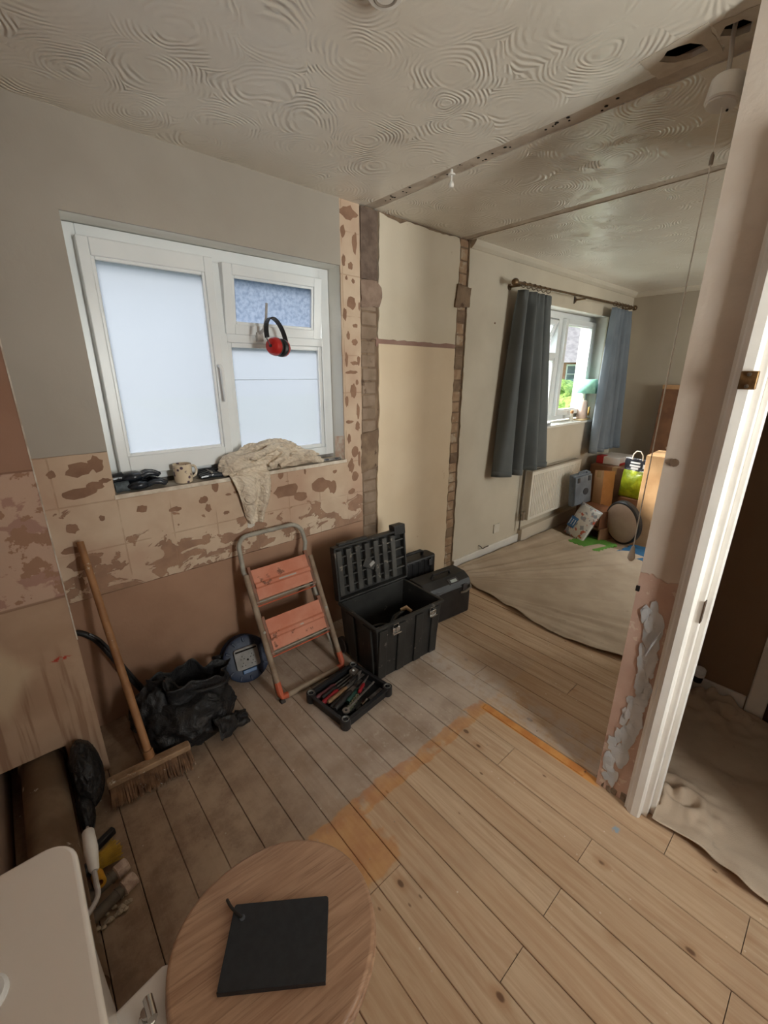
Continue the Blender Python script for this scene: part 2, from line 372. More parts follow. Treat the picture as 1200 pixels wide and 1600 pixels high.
def mat_boxing():
    g = NM('stained_boxing_plaster'); p = g.pos(); x, y, z = g.xyz(p)
    up = g.mix(g.ss(g.noise(p, 3, 3), .3, .7), s2l((160, 124, 104)), s2l((148, 112, 92)))
    mid = g.mix(g.ss(g.noise(p, 9, 5, .6, .5), .47, .5), s2l((168, 132, 118)), s2l((190, 160, 140)))
    mid = g.mix(g.ss(g.noise(p, 14, 5, .6), .56, .58), mid, s2l((158, 122, 100)))
    low = g.mix(g.ss(g.noise(p, 4, 4), .3, .7), s2l((184, 156, 132)), s2l((168, 138, 114)))
    dr = g.noise(g.mapping(p, (30, 30, 1.6)), 1.0, 3, .5); dm = g.math('MULTIPLY', g.ss(dr, .5, .6), g.math('SUBTRACT', 1.0, g.ss(z, .5, .66)))
    low = g.mix(g.math('MULTIPLY', dm, .7), low, s2l((140, 106, 84)))
    lz = g.math('SUBTRACT', 1.0, g.ss(g.math('ADD', g.math('MULTIPLY', g.math('ABSOLUTE', g.math('ADD', x, .2)), 1.6), g.math('ABSOLUTE', g.math('SUBTRACT', z, .56))), .10, .22))
    low = g.mix(g.math('MULTIPLY', lz, .8), low, s2l((200, 178, 150)))
    col = g.mix(g.math('GREATER_THAN', z, .80), low, mid); col = g.mix(g.math('GREATER_THAN', g.math('ADD', z, g.math('MULTIPLY', g.noise(p, 20, 2), .01)), 1.255), col, up)
    ln = g.math('MAXIMUM', g.math('SUBTRACT', 1.0, g.ss(g.math('ABSOLUTE', g.math('SUBTRACT', z, .80)), .003, .007)), g.math('SUBTRACT', 1.0, g.ss(g.math('ABSOLUTE', g.math('SUBTRACT', z, 1.252)), .002, .005)))
    col = g.mix(g.math('MULTIPLY', ln, .6), col, s2l((120, 88, 70)))
    red = g.math('MULTIPLY', g.math('SUBTRACT', 1.0, g.ss(g.math('ADD', g.math('ABSOLUTE', g.math('SUBTRACT', x, -.02)), g.math('MULTIPLY', g.math('ABSOLUTE', g.math('SUBTRACT', z, .565)), 2.5)), .02, .04)), g.ss(g.noise(p, 60, 3), .42, .5))
    col = g.mix(red, col, s2l((172, 66, 50)))
    g.bump(g.noise(p, 30, 5), .0014)
    return g.fin(col, .85, 0, .25)
BOXING = mat_boxing()

def mat_peel():
    """pillar face: smooth pale paint above, stripped pink plaster below"""
    g = NM('stub_wall_paint'); p = g.pos(); x, y, z = g.xyz(p)
    top = g.mix(g.ss(g.noise(p, 3, 4), .3, .7), s2l((214, 202, 190)), s2l((200, 184, 168)))
    low = g.mix(g.ss(g.noise(p, 8, 4), .3, .7), s2l((206, 176, 160)), s2l((192, 160, 144)))
    zz = g.math('ADD', z, g.math('MULTIPLY', g.math('SUBTRACT', g.noise(p, 14, 3), .5), .08))
    col = g.mix(g.ss(zz, .925, .93), low, top)
    a = g.math('MULTIPLY', g.ss(g.noise(p, 26, 4), .60, .63), g.math('SUBTRACT', 1.0, g.ss(z, .9, .92)))
    col = g.mix(g.math('MULTIPLY', a, .6), col, s2l((222, 208, 190)))
    g.bump(g.math('ADD', g.noise(p, 40, 5), g.math('MULTIPLY', g.ss(zz, .925, .93), 1.0)), .0016)
    return g.fin(col, .6, 0, .3)
PEEL = mat_peel()
#PART2
# ---------------------------------------------------------------- floor: boards one by one
bed = MB().bx(-.5, 5.6, -1.7, W+.1, -.09, -.045).build('floor', BLACK_VOID, smooth=False); struct(bed)
JX = [-.27, -.205, -.090, .030, .153, .262, .375, .490, .592, .692, .808, .915, 1.027, 1.140, 1.252, 1.384, 1.512, 1.628, 1.750, 1.868, 1.985, 2.080, 2.215, 2.345]
ENDS = {7: [.69], 8: [.69], 9: [.305], 11: [.303], 13: [.304], 14: [.695, -.11], 12: [-.11], 13.5: [], 10: [-.6], 15: [.12], 17: [1.1], 19: [.7]}
def floorboard(x0, x1, y0, y1, k):
    gp = .0007+.0008*R.random(); dz = R.uniform(-.0015, .0006)
    mb = MB(); bv = .0018
    pts = [(x0+gp, -.022), (x1-gp, -.022), (x1-gp, -bv+dz), (x1-gp-bv, dz), (x0+gp+bv, dz), (x0+gp, -bv+dz)]
    n = len(pts); vs = [(a, y0+.001, b) for a, b in pts]+[(a, y1-.001, b) for a, b in pts]
    mb.add(vs, [tuple(range(n)), tuple(range(n, 2*n))]+[(i, (i+1) % n, (i+1) % n+n, i+n) for i in range(n)])
    return mb.build('floorboard', BOARD, bed, smooth=False)
for i in range(len(JX)-1):
    cuts = [-1.5]+sorted(ENDS.get(i, []))+[W+.012]
    x0, x1 = JX[i], JX[i+1]
    for a, b in zip(cuts[:-1], cuts[1:]): floorboard(x0, x1, a, b, i)
for i in range(4): floorboard(2.345+.115*i+.003, 2.345+.115*(i+1), -1.5, W+.012, 30+i)
o = MB().bx(2.81, 5.45, -1.5, W+.012, -.02, -.002).build('far_floor_hardboard', M('hardboard', (150, 124, 98), rough=.8), bed, smooth=False)
# raised sun-bleached batten in the old partition gap
MB().bx(1.468, 1.503, .436, .925, -.004, .004).build('partition_batten', M('orange_batten', (214, 152, 86), (196, 126, 66), 14, .6, bump=.001, dirt=(120, 74, 46), dirt_t=.66), bed, bevel=.001, smooth=False)

# ---------------------------------------------------------------- window wall
tw = lambda a, b, d: (a, W+.012+d, b)
HOLE1 = [(.283, 1.056), (1.489, 1.056), (1.489, 2.09), (.283, 2.09)]
HOLE2 = [(3.342, 1.077), (4.838, 1.077), (4.838, 2.108), (3.342, 2.108)]
wb = slab([(-.42, -.05), (5.55, -.05), (5.55, 2.6), (-.42, 2.6)], [HOLE1, HOLE2], tw, .26, 'wall_back', SCREED); struct(wb)
tf = lambda off: (lambda a, b, d: (a, W+off+d, b))
# upper painted plaster, an arch around the top of the window
up = [(-.30, 1.247), (.29, 1.247), (.29, 2.082), (1.478, 2.082), (1.478, H+.01), (-.30, H+.01)]
slab(jag(up, .0022, .03, 3, skip=(1, 2, 4, 5)), [], tf(0), .012, 'painted_plaster', PAINT_GREY, wb)
sk = [(-.30, .638), (1.606, .652), (1.609, H+.01), (1.4785, H+.01), (1.4785, 1.064), (.29, 1.064), (.29, 1.2455), (-.30, 1.2455)]
slab(jag(sk, .003, .03, 5, skip=(2, 4, 5, 7)), [], tf(.003), .009, 'scarred_skim', SCAR, wb)
slab([(-.30, -.0), (1.62, -.0), (1.608, .648), (-.30, .635)], [], tf(.005), .007, 'bare_plaster', PLASTER, wb)
pu = [(1.737, 1.742), (2.43, 1.738), (2.434, H-.045), (2.42, H-.01), (2.2, H-.016), (1.95, H-.01), (1.90, H-.03), (1.745, H-.006)]
slab(jag(pu, .006, .03, 9), [], tf(0), .012, 'upper_plasterboard', PAINT_PANEL, wb)
slab([(1.725, 1.70), (2.44, 1.70), (2.44, 1.75), (1.725, 1.75)], [], tf(.006), .006, 'mauve_joint', PLASTER_MAUVE, wb)
pl = [(1.735, .0), (2.436, .0), (2.432, 1.712), (1.739, 1.715), (1.745, 1.3), (1.728, .9)]
slab(jag(pl, .0075, .03, 14, skip=(0, 2)), [], tf(0), .012, 'lower_plasterboard', PAINT_PANEL_LOW, wb)
pr_ = [(2.537, .0), (5.41, .0), (5.41, H+.01), (2.532, H+.01), (2.54, 1.9)]
slab(jag(pr_, .006, .03, 21, skip=(0, 1, 2)), [[(3.35, 1.085), (4.83, 1.085), (4.83, 2.10), (3.35, 2.10)]], tf(0), .012, 'far_room_plaster', PAINT_CREAM, wb)
# irregular lumps of render beside the two chases
def patch(pts, off, t, name, mat, seed, amp=.006, step=.02, parent=wb):
    return slab(jag(pts, amp, step, seed), [], tf(off), t, name, mat, parent)
patch([(1.612, 1.90), (1.745, 1.91), (1.765, 1.96), (1.76, 2.01), (1.72, 2.05), (1.612, 2.03)], -.001, .016, 'render_lump', M('chase_lump', (150, 128, 112), (130, 108, 94), 14, .95, bump=.003), 31)
patch([(2.40, 1.97), (2.55, 1.98), (2.56, 2.10), (2.42, 2.11)], -.012, .022, 'render_lump', SCREED, 32)
patch([(1.60, 1.20), (1.75, 1.22), (1.755, 1.02), (1.74, .98), (1.60, .96)], .002, .012, 'render_lump', SCREED, 33)
# toothed brick ends left in the two chases
SCREED2 = M('smeared_render', (150, 130, 112), (130, 110, 92), 7, .95, bump=.004, bscale=16, dirt=(112, 92, 76), dirt_t=.62)
def chase(x0, x1, n0, seed):
    rr = random.Random(seed); z = .01; me = None
    while z < H-.03:
        a, b = x0+rr.uniform(0, .012), x1-rr.uniform(0, .012); h = .066
        hh = min(h, H-.005-z)
        mb = MB().box(((a+b)/2, W+.0175+rr.uniform(-.001, .003), z+hh/2), (b-a, .022, hh), rz(rr.uniform(-.02, .02)))
        mb.build('brick', SCREED2 if n0 else (BRICK if rr.random() < .75 else SCREED), wb, bevel=.003, seg=1, smooth=False)
        z += .075
chase(1.611, 1.728, 1, 41); chase(2.440, 2.530, 0, 42)
MB().bx(1.611, 1.730, W-.003, W+.006, 2.04, H-.004).build('chase_render', M('dark_chase_render', (120, 102, 90), (98, 82, 72), 14, .95, bump=.004), wb, bevel=.003, smooth=False)  # darker render over the top of the first chase
# single scars on the tile-adhesive zone (window wall plane)
def scar(x, z, w_, h_, seed, mat=DARKP, parent=wb, to=None, t=.0012):
    rr = random.Random(seed*13+5); n = 14; pts = []
    for i in range(n):
        a = 2*PI*i/n; r = 1+rr.uniform(-.22, .22); pts.append((x+w_/2*r*math.cos(a)*1.05, z+h_/2*r*math.sin(a)*1.05))
    n = len(pts); y0, y1 = W+.0030-t*(.6+.8*((seed*7) % 11)/11), W+.0034
    mb = MB().add([(a, y0, b) for a, b in pts]+[(a, y1, b) for a, b in pts]+[(x, y0, z)], [(i, (i+1) % n, 2*n) for i in range(n)]+[(i, (i+1) % n, (i+1) % n+n, i+n) for i in range(n)])
    return mb.build('adhesive_scar', mat, parent, smooth=False)
SC = [(.185, 1.185, .085, .05), (.225, 1.115, .06, .035), (.095, 1.18, .03, .03), (.165, 1.095, .13, .04), (.245, 1.20, .05, .06), (.262, 1.13, .04, .02),
      (.375, .985, .04, .035), (.225, .975, .02, .025), (.12, .955, .04, .04), (.10, .865, .06, .028), (.13, .80, .11, .06), (.10, .715, .035, .06),
      (.51, .955, .05, .022), (.70, 1.035, .03, .06), (.64, .975, .04, .035), (.655, .93, .03, .04), (.76, .98, .03, .012), (.80, .985, .025, .012), (.74, .89, .03, .02),
      (1.05, 1.04, .03, .05), (1.20, 1.03, .012, .03), (1.30, .935, .13, .08), (1.38, .91, .05, .07), (1.08, .94, .15, .07), (1.16, .895, .08, .05), (.93, .955, .10, .05),
      (1.40, 1.0, .03, .02), (1.55, .95, .05, .06), (1.52, .86, .045, .03)]
for i, (x, z, a, b) in enumerate(SC): scar(x, z, a, b, i)
rr = random.Random(5)
COL = [(1.535, 2.33, .11, .055), (1.50, 2.24, .03, .05), (1.575, 2.20, .03, .09), (1.50, 2.11, .02, .05), (1.545, 2.09, .03, .035), (1.515, 2.03, .015, .02), (1.56, 2.02, .02, .02),
       (1.548, 1.91, .055, .06), (1.50, 1.85, .025, .06), (1.57, 1.80, .03, .02), (1.52, 1.745, .02, .04), (1.565, 1.715, .04, .03), (1.505, 1.62, .02, .07), (1.56, 1.605, .05, .022), (1.54, 1.555, .08, .018),
       (1.575, 1.50, .02, .03), (1.548, 1.45, .04, .075), (1.50, 1.40, .02, .06), (1.58, 1.34, .022, .08), (1.515, 1.28, .05, .018), (1.575, 1.25, .03, .05), (1.51, 1.18, .025, .05), (1.555, 1.10, .045, .06), (1.585, 1.05, .02, .09), (1.52, 1.02, .04, .08),
       (1.59, 1.62, .02, .05), (1.60, 1.9, .012, .04)]
for i, (x, z, a, b) in enumerate(COL): scar(x, z, a, b, 50+i)
scar(.858, .797, .035, .03, 97, M('white_sticker', (222, 214, 202)), t=.0016)
MB().add([(2.86, W-.001, .12), (2.90, W-.001, .115), (2.90, W+.001, .115), (2.86, W+.001, .12)], [(0, 1, 2, 3)])

# boxing (old pipe duct) on the left, with a cut-out over the soil pipe
bxp = [(-.30, .205), (-.075, .200), (-.070, .0), (.040, .0), (.040, H+.01), (-.30, H+.01)]
bo = slab(jag(bxp, .004, .03, 61, skip=(2, 3, 4, 5)), [], lambda a, b, d: (a, 1.74+d, b), .014, 'wall_boxing', BOXING); struct(bo)
MB().bx(.027, .040, 1.754, W+.004, 0, H+.005).build('return_panel', PLASTER, bo, smooth=False)
MB().bx(.0385, .0425, 1.7375, 1.742, .62, H).build('corner_bead', M('pale_corner_bead', (214, 204, 190), (176, 160, 142), 20, .6), bo, smooth=False)
MB().bx(-.31, -.29, 1.72, 1.76, 0, H).build('edge_batten', TIMBER, bo, smooth=False)
wl = MB().bx(-.40, -.275, -1.6, W+.1, -.05, 2.6).build('wall_left', mat_paint('left_wall_plaster', (176, 146, 126), (160, 128, 108), .8), smooth=False); struct(wl)

# ceiling : three artex sheets with gaps where partitions stood
tcz = lambda a, b, d: (a, b, H+d)
hole_a = jag([(1.545, .60), (1.575, .628), (1.61, .60), (1.625, .565), (1.622, .525), (1.585, .53), (1.556, .55)], .005, .02, 71)
hole_b = jag([(1.556, .475), (1.585, .492), (1.618, .466), (1.622, .438), (1.59, .425), (1.56, .44)], .006, .02, 72)
ce = MB().bx(-.5, 5.6, -1.7, W+.3, H+.22, H+.26).build('ceiling', BLACK_VOID, smooth=False); struct(ce)
c1 = [(-.35, -1.6), (1.640, -1.6), (1.640, W+.01), (-.35, W+.01)]
slab(jag(c1, .004, .04, 73, skip=(0, 2, 3)), [hole_a, hole_b], tcz, .012, 'artex_sheet', ARTEX, ce)
c2 = [(1.712, -1.6), (2.452, -1.6), (2.452, W+.01), (1.712, W+.01)]
slab(jag(c2, .004, .04, 74, skip=(0, 2)), [], tcz, .012, 'artex_sheet', ARTEX, ce)
c3 = [(2.518, -1.6), (5.45, -1.6), (5.45, W+.01), (2.518, W+.01)]
slab(jag(c3, .003, .04, 75, skip=(0, 1, 2)), [], tcz, .012, 'artex_sheet', ARTEX, ce)
# filled strips in the gaps
G1 = M('ceiling_gap_plaster', (204, 192, 176), (180, 166, 150), 12, .9, bump=.002, dirt=(88, 66, 52), dirt_t=.66, dirt_scale=22)
slab([(1.628, -1.6), (1.722, -1.6), (1.722, W+.01), (1.628, W+.01)], [[(1.628+.0, .50), (1.66, .50), (1.66, .62), (1.628, .62)]] if False else [], lambda a, b, d: (a, b, H+.004+d), .016, 'gap_board', G1, ce)
slab([(2.44, -1.6), (2.53, -1.6), (2.53, W+.01), (2.44, W+.01)], [], lambda a, b, d: (a, b, H+.004+d), .016, 'gap_board', G1, ce)
rr = random.Random(8)
for i in range(26):   # nail and screw holes along the first gap
    y = .7+1.2*rr.random(); MB().lathe([(0, 0), (.0035+.004*rr.random(), 0), (.003, .003)], (1.678+rr.uniform(-.025, .025), y, H+.0030), n=8).build('nail_hole', BLACK_VOID, ce)
slab(jag([(1.51, .50), (1.60, .50), (1.66, .50), (1.655, .655), (1.535, .665)], .005, .02, 76), [hole_a], lambda a, b, d: (a, b, H-.0015+d), .0014, 'bare_patch', M('pale_bare_plaster', (214, 204, 188), (198, 186, 168), 16, .9), ce)
slab(jag([(1.535, .405), (1.645, .405), (1.65, .492), (1.53, .496)], .006, .02, 77), [hole_b], lambda a, b, d: (a, b, H-.0015+d), .0014, 'bare_patch', M('pale_bare_plaster', (196, 182, 162)), ce)
# coving in the far room
def cove(a, b, axis, name):
    mb = MB(); prof = [(0, 0), (0, -.045), (.008, -.045), (.03, -.028), (.045, -.008), (.045, 0)]
    n = len(prof); vs = []
    for t in (a, b):
        for d, z in prof: vs.append((t, W-d, H+z) if axis == 'x' else (5.40-d, t, H+z))
    mb.add(vs, [tuple(range(n)), tuple(range(n, 2*n))]+[(i, (i+1) % n, (i+1) % n+n, i+n) for i in range(n)])
    return struct(mb.build(name, mat_paint('coving_paint_'+axis, (214, 206, 190), (204, 194, 176), .6), smooth=False))
cove(2.54, 5.40, 'x', 'trim_1'); cove(-1.4, W, 'y', 'trim_2')
wr = MB().bx(5.40, 5.55, -1.6, W+.1, -.05, 2.6).build('wall_right', mat_paint('far_wall_paint', (188, 178, 160), (176, 164, 146), .7), smooth=False); struct(wr)

# rear wall (behind the photographer) with openings cut to pass and shape the fill light
tr = lambda a, b, d: (a, -1.25-d, b)
rw = slab([(-.40, -.05), (5.55, -.05), (5.55, 2.6), (-.40, 2.6)], [[(.72, .90), (1.41, .90), (1.41, 2.08), (.72, 2.08)], [(3.3, 1.0), (4.5, 1.0), (4.5, 2.08), (3.3, 2.08)]], tr, .12, 'wall_front', PAINT_GREY); struct(rw)

# partition wall with the doorway, its end standing free (the stub)
td = lambda a, b, d: (1.48+d, a, b)
stub = slab([(.389, 0.0), (.389, H), (-1.3, H), (-1.3, 0), (-.42, 0), (-.42, 2.03), (.235, 2.03), (.235, 0)], [], td, .10, 'wall_partition', PEEL); struct(stub)
# broken plaster at the foot
for i in range(7):
    R2 = random.Random(i); MB().box((1.484+.012*R2.random(), .27+.018*i, .008+.012*R2.random()), (.02, .022, .022+.02*R2.random()), rz(R2.uniform(-.5, .5)) @ rx(R2.uniform(-.5, .5))).build('broken_plaster', M('crumbly_plaster', (150, 132, 114), (116, 98, 82), 30, .95, bump=.004), stub, bevel=.003, seg=1, smooth=False)
# curling flakes of blue-grey paint on the lower face
FLK = M('blue_grey_paint_flake', (206, 209, 213), (192, 196, 200), 12, .45, bump=.0004)
def flake(pts, seed, lift=.0015):
    """pts: (y,z) outline on the x=1.48 face"""
    q = jag(pts, .005, .012, seed)
    return slab(q, [], lambda a, b, d: (1.4795-lift*(.4+.6*math.sin(b*60+seed))-.0012+d, a, b), .0010, 'paint_flake', FLK, stub)
rr = random.Random(23)
for k in range(60):
    z = .05+.78*((k+rr.random())/60); cy = .322+.012*math.sin(z*9)+(.012 if z < .25 else 0)+rr.uniform(-.022, .022)
    ww = rr.uniform(.007, .018); hh = rr.uniform(.018, .05)
    pts = []
    for i in range(9): a = 2*PI*i/9; q = 1+rr.uniform(-.3, .25); pts.append((max(.279, min(.386, cy+ww*q*math.cos(a))), z+hh*q*math.sin(a)))
    flake(pts, 80+k, .0006+.0030*rr.random())
for z, cy, ww, hh in ((.74, .318, .027, .075), (.62, .308, .020, .07), (.52, .312, .018, .06), (.42, .315, .020, .06), (.30, .315, .021, .07), (.19, .322, .020, .06)):
    flake([(cy+ww*math.cos(a*.7)*(1+.2*math.sin(a*5)), z+hh*math.sin(a*.7)) for a in range(9)], int(z*1000), .001)
MB().tube([(1.474, .322, .64), (1.468, .308, .70), (1.470, .292, .75)], [.002, .004, .002], 6).build('curled_paint_strip', FLK, stub)
MB().bx(1.474, 1.481, .380, .392, .86, .88).build('old_fixing', BLACK_VOID, stub, bevel=.002)
MB().lathe([(0, 0), (.012, 0), (.012, .004), (0, .004)], (1.4785, .36, 1.30), ry(-PI/2), 10).build('old_fixing', SCREED, stub)

# door lining and architrave
dl = MB().bx(1.478, 1.582, .205, .235, 0, 2.03).build('door_1', WHITE, bevel=.002, smooth=False); struct(dl)
MB().bx(1.505, 1.540, .190, .205, 0, 2.0).build('door_stop', WHITE, dl, bevel=.002, smooth=False)
MB().bx(1.478, 1.582, -.42, -.39, 0, 2.03).build('door_lining', WHITE, dl, bevel=.002, smooth=False)
MB().bx(1.478, 1.582, -.42, .235, 2.0, 2.03).build('door_lining', WHITE, dl, bevel=.002, smooth=False)
prof = [(.222, 1.480), (.222, 1.456), (.228, 1.449), (.250, 1.447), (.262, 1.452), (.268, 1.460), (.276, 1.462), (.276, 1.480)]
mb = MB(); n = len(prof); mb.add([(x, y, 0) for y, x in prof]+[(x, y, 2.09) for y, x in prof], [tuple(range(n)), tuple(range(n, 2*n))]+[(i, (i+1) % n, (i+1) % n+n, i+n) for i in range(n)])
mb.build('architrave', WHITE, dl, smooth=False)
MB().bx(1.455, 1.480, -.472, -.42, 0, 2.09).build('architrave', WHITE, dl, bevel=.004, smooth=False)
MB().bx(1.455, 1.480, -.47, .275, 2.035, 2.09).build('architrave', WHITE, dl, bevel=.004, smooth=False)
BRASS = M('tarnished_brass', (150, 118, 78), (104, 80, 54), 30, .4, .8)
hr = MB().box((1.474+.01, .2035, .862), (.022, .003, .075)).build('strike_plate', M('dark_bronze', (96, 74, 54), (70, 52, 38), 30, .45, .7), dl, bevel=.001)
kp = MB().bx(1.436, 1.452, .214, .250, 1.515, 1.56).build('latch_keep', BRASS, dl, bevel=.002)
MB().lathe([(0, 0), (.005, 0), (.005, .002), (0, .003)], (1.4355, .232, 1.552), ry(-PI/2), 10).build('screw', M('screw_steel', (120, 110, 96), rough=.4, metal=.8), kp)
MB().lathe([(0, 0), (.005, 0), (.005, .002), (0, .003)], (1.4355, .232, 1.523), ry(-PI/2), 10).build('screw', M('screw_steel', (120, 110, 96)), kp)

# unseen door leaf on the near jamb, added to keep the hall dark
DL = Matrix.Translation((1.575, -.386, 0)) @ rz(-math.radians(80)).to_4x4()
dr_ = MB(DL).bx(-.020, .020, .0, .600, .006, 1.992).build('door_light_block', M('brown_door_paint', (104, 72, 54), (92, 62, 46), 5, .45), bevel=.003, smooth=False); struct(dr_)
for z0, z1 in ((.22, .92), (1.08, 1.82)): MB(DL).bx(-.025, .025, .10, .50, z0, z1).build('door_panel', M('brown_door_paint', (104, 72, 54)), dr_, bevel=.004, smooth=False)
MB(DL).lathe([(0, -.07), (.012, -.07), (.026, -.06), (.026, -.045), (.010, -.035), (.010, .035), (.026, .045), (.026, .06), (.012, .07), (0, .07)], (0, .545, 1.0), ry(PI/2), 20).build('door_knob', BRASS, dr_)
# hall behind the doorway
hb = MB().bx(1.585, 2.46, .325, .389, 0, 2.6).build('wall_hall_end', HALLP, smooth=False); struct(hb)
hw = MB().bx(2.38, 2.46, -1.4, .325, 0, 2.6).build('wall_hall_side', HALLP, smooth=False); struct(hw)
struct(MB().bx(2.364, 2.38, .085, .325, 0, .10).build('baseboard_hall', WHITE, bevel=.003, smooth=False))
tr3 = MB().bx(2.358, 2.38, .010, .080, 0, 2.08).build('trim_3', WHITE, bevel=.006, smooth=False); struct(tr3)
d2 = MB().bx(2.372, 2.40, -.80, .010, .005, 2.0).build('door_2', M('dark_brown_door', (92, 58, 42), (76, 46, 34), 6, .4), bevel=.003, smooth=False); struct(d2)
MB().bx(2.366, 2.372, -.70, -.10, .25, .9).build('door_panel', M('dark_brown_door', (92, 58, 42)), d2, bevel=.003)
struct(MB().bx(1.585, 2.364, .309, .325, 0, .10).build('baseboard_hall_end', WHITE, bevel=.003, smooth=False))
# skirting of the far room
struct(MB().bx(2.54, 3.50, W-.018, W, 0, .085).build('baseboard_back', WHITE, bevel=.006, smooth=False))
struct(MB().bx(3.50, 5.40, W-.05, W, 0, .135).build('trim_4', mat_paint('pipe_boxing_paint', (206, 194, 176), (192, 178, 160), .6), bevel=.004, smooth=False))
struct(MB().bx(5.382, 5.40, .45, W-.05, 0, .10).build('baseboard_right', WHITE, bevel=.006, smooth=False))

# ---------------------------------------------------------------- windows
def glass_frost():
    g = NM('frosted_glass'); t = g.t; t.nodes.remove(g.b)
    tr_ = g.n('BsdfTransparent'); tr_.inputs[0].default_value = (.82, .86, .90, 1)
    tl = g.n('BsdfTranslucent'); tl.inputs[0].default_value = (.245, .262, .290, 1)
    gl = g.n('BsdfGlossy'); gl.inputs['Roughness'].default_value = .4
    a = g.n('MixShader'); a.inputs[0].default_value = .80; t.links.new(tr_.outputs[0], a.inputs[1]); t.links.new(tl.outputs[0], a.inputs[2])
    b = g.n('MixShader'); b.inputs[0].default_value = .04; t.links.new(a.outputs[0], b.inputs[1]); t.links.new(gl.outputs[0], b.inputs[2])
    t.links.new(b.outputs[0], g.o.inputs[0]); return g.m
FROST = glass_frost()
def glass_clear():
    g = NM('clear_glass'); t = g.t; t.nodes.remove(g.b)
    tr_ = g.n('BsdfTransparent'); tr_.inputs[0].default_value = (.94, .97, .97, 1); gl = g.n('BsdfGlossy'); gl.inputs['Roughness'].default_value = .02
    b = g.n('MixShader'); b.inputs[0].default_value = .05
    t.links.new(tr_.outputs[0], b.inputs[1]); t.links.new(gl.outputs[0], b.inputs[2]); t.links.new(b.outputs[0], g.o.inputs[0]); return g.m
CLEAR = glass_clear()
def glass_mottled():
    g = NM('mottled_frosted_glass'); t = g.t; t.nodes.remove(g.b); p = g.obj(); n_ = g.ss(g.noise(p, 60, 3), .35, .7)
    tr_ = g.n('BsdfTransparent'); g.set(tr_, 0, g.mix(n_, (.60, .66, .75, 1), (.46, .53, .63, 1)))
    tl = g.n('BsdfTranslucent'); g.set(tl, 0, g.mix(n_, (.19, .21, .245, 1), (.13, .15, .185, 1)))
    a = g.n('MixShader'); a.inputs[0].default_value = .72; t.links.new(tr_.outputs[0], a.inputs[1]); t.links.new(tl.outputs[0], a.inputs[2]); t.links.new(a.outputs[0], g.o.inputs[0]); return g.m
FROST2 = glass_mottled()
def rect_frame(x0, x1, z0, z1, y0, y1, w_, mb=None, wt=None, wbm=None):
    mb = mb or MB(); wt = wt or w_; wbm = wbm or w_
    mb.bx(x0, x0+w_, y0, y1, z0, z1); mb.bx(x1-w_, x1, y0, y1, z0, z1)
    mb.bx(x0+w_, x1-w_, y0, y1, z1-wt, z1); mb.bx(x0+w_, x1-w_, y0, y1, z0, z0+wbm); return mb
def sash(x0, x1, z0, z1, y, w_, parent, glass, name='window_sash', t=.05, wt=None, wbm=None):
    wt = wt or w_; wbm = wbm or w_; e = .012
    f = rect_frame(x0, x1, z0, z1, y-t/2, y+t/2, w_-e, wt=wt-e, wbm=wbm-e).build(name, UPVC, parent, bevel=.004, smooth=False)
    rect_frame(x0+w_-e-.002, x1-w_+e+.002, z0+wbm-e-.002, z1-wt+e+.002, y-t/2+.008, y+t/2-.008, .014).build('glazing_bead', UPVC, f, bevel=.003, smooth=False)
    MB().bx(x0+w_-.004, x1-w_+.004, y-.004, y+.004, z0+wbm-.004, z1-wt+.004).build('glass_pane', glass, f, smooth=False)
    return f
YF = 2.165
win = rect_frame(.29, 1.478, 1.085, 2.079, YF-.03, YF+.035, .055, wt=.055, wbm=.045).build('window_1', UPVC, bevel=.003, smooth=False); struct(win)
MB().bx(.828, .884, YF-.03, YF+.035, 1.13, 2.024).build('mullion', UPVC, win, bevel=.003, smooth=False)
MB().bx(.884, 1.423, YF-.03, YF+.035, 1.690, 1.735).build('transom', UPVC, win, bevel=.003, smooth=False)
sash(.335, .838, 1.120, 2.034, YF-.045, .052, win, FROST, wt=.075, wbm=.095)
lf = rect_frame(.884, 1.423, 1.130, 1.690, YF-.02, YF+.02, .022).build('fixed_light', UPVC, win, bevel=.004, smooth=False)
MB().bx(.900, 1.41, YF-.004, YF+.004, 1.146, 1.676).build('glass_pane', FROST, lf, smooth=False)
MB().bx(.905, 1.402, YF-.0065, YF-.0045, 1.515, 1.5175).build('film_seam', M('film_seam', (170, 182, 190)), lf, smooth=False)
# top-hung vent, pushed open a little at the bottom
vent = sash(.878, 1.412, 1.727, 2.026, YF-.045, .058, win, FROST2, 'vent_sash')
piv = Vector((0, YF-.045, 2.026)); rot = Matrix.Rotation(math.radians(6), 4, 'X')
o0 = ORG[vent.name]; vent.matrix_local = Matrix.Translation(piv-o0) @ rot @ Matrix.Translation(-(piv-o0))
# handle on the left casement
mb = MB().bx(.803, .823, YF-.062, YF-.052, 1.53, 1.60); hd = mb.build('handle', UPVC, win, bevel=.004)
MB().tube([(.813, YF-.062, 1.58), (.813, YF-.09, 1.58), (.816, YF-.098, 1.565), (.817, YF-.098, 1.42)], [.008, .009, .0105, .0075], 10).build('lever', UPVC, hd)
# stay arm of the vent, folded up and leaning into the room
STAY = M('grey_stay_metal', (206, 202, 198), (184, 180, 176), 20, .4, .2)
MB().tube([(1.046, 2.125, 1.735), (1.040, 2.06, 1.75), (1.036, 2.02, 1.80), (1.034, 2.0, 1.86)], [.009, .008, .006, .006], 8).build('stay_arm', STAY, win)
MB().bx(1.03, 1.062, 2.112, 2.137, 1.70, 1.742).build('stay_bracket', STAY, win, bevel=.003)
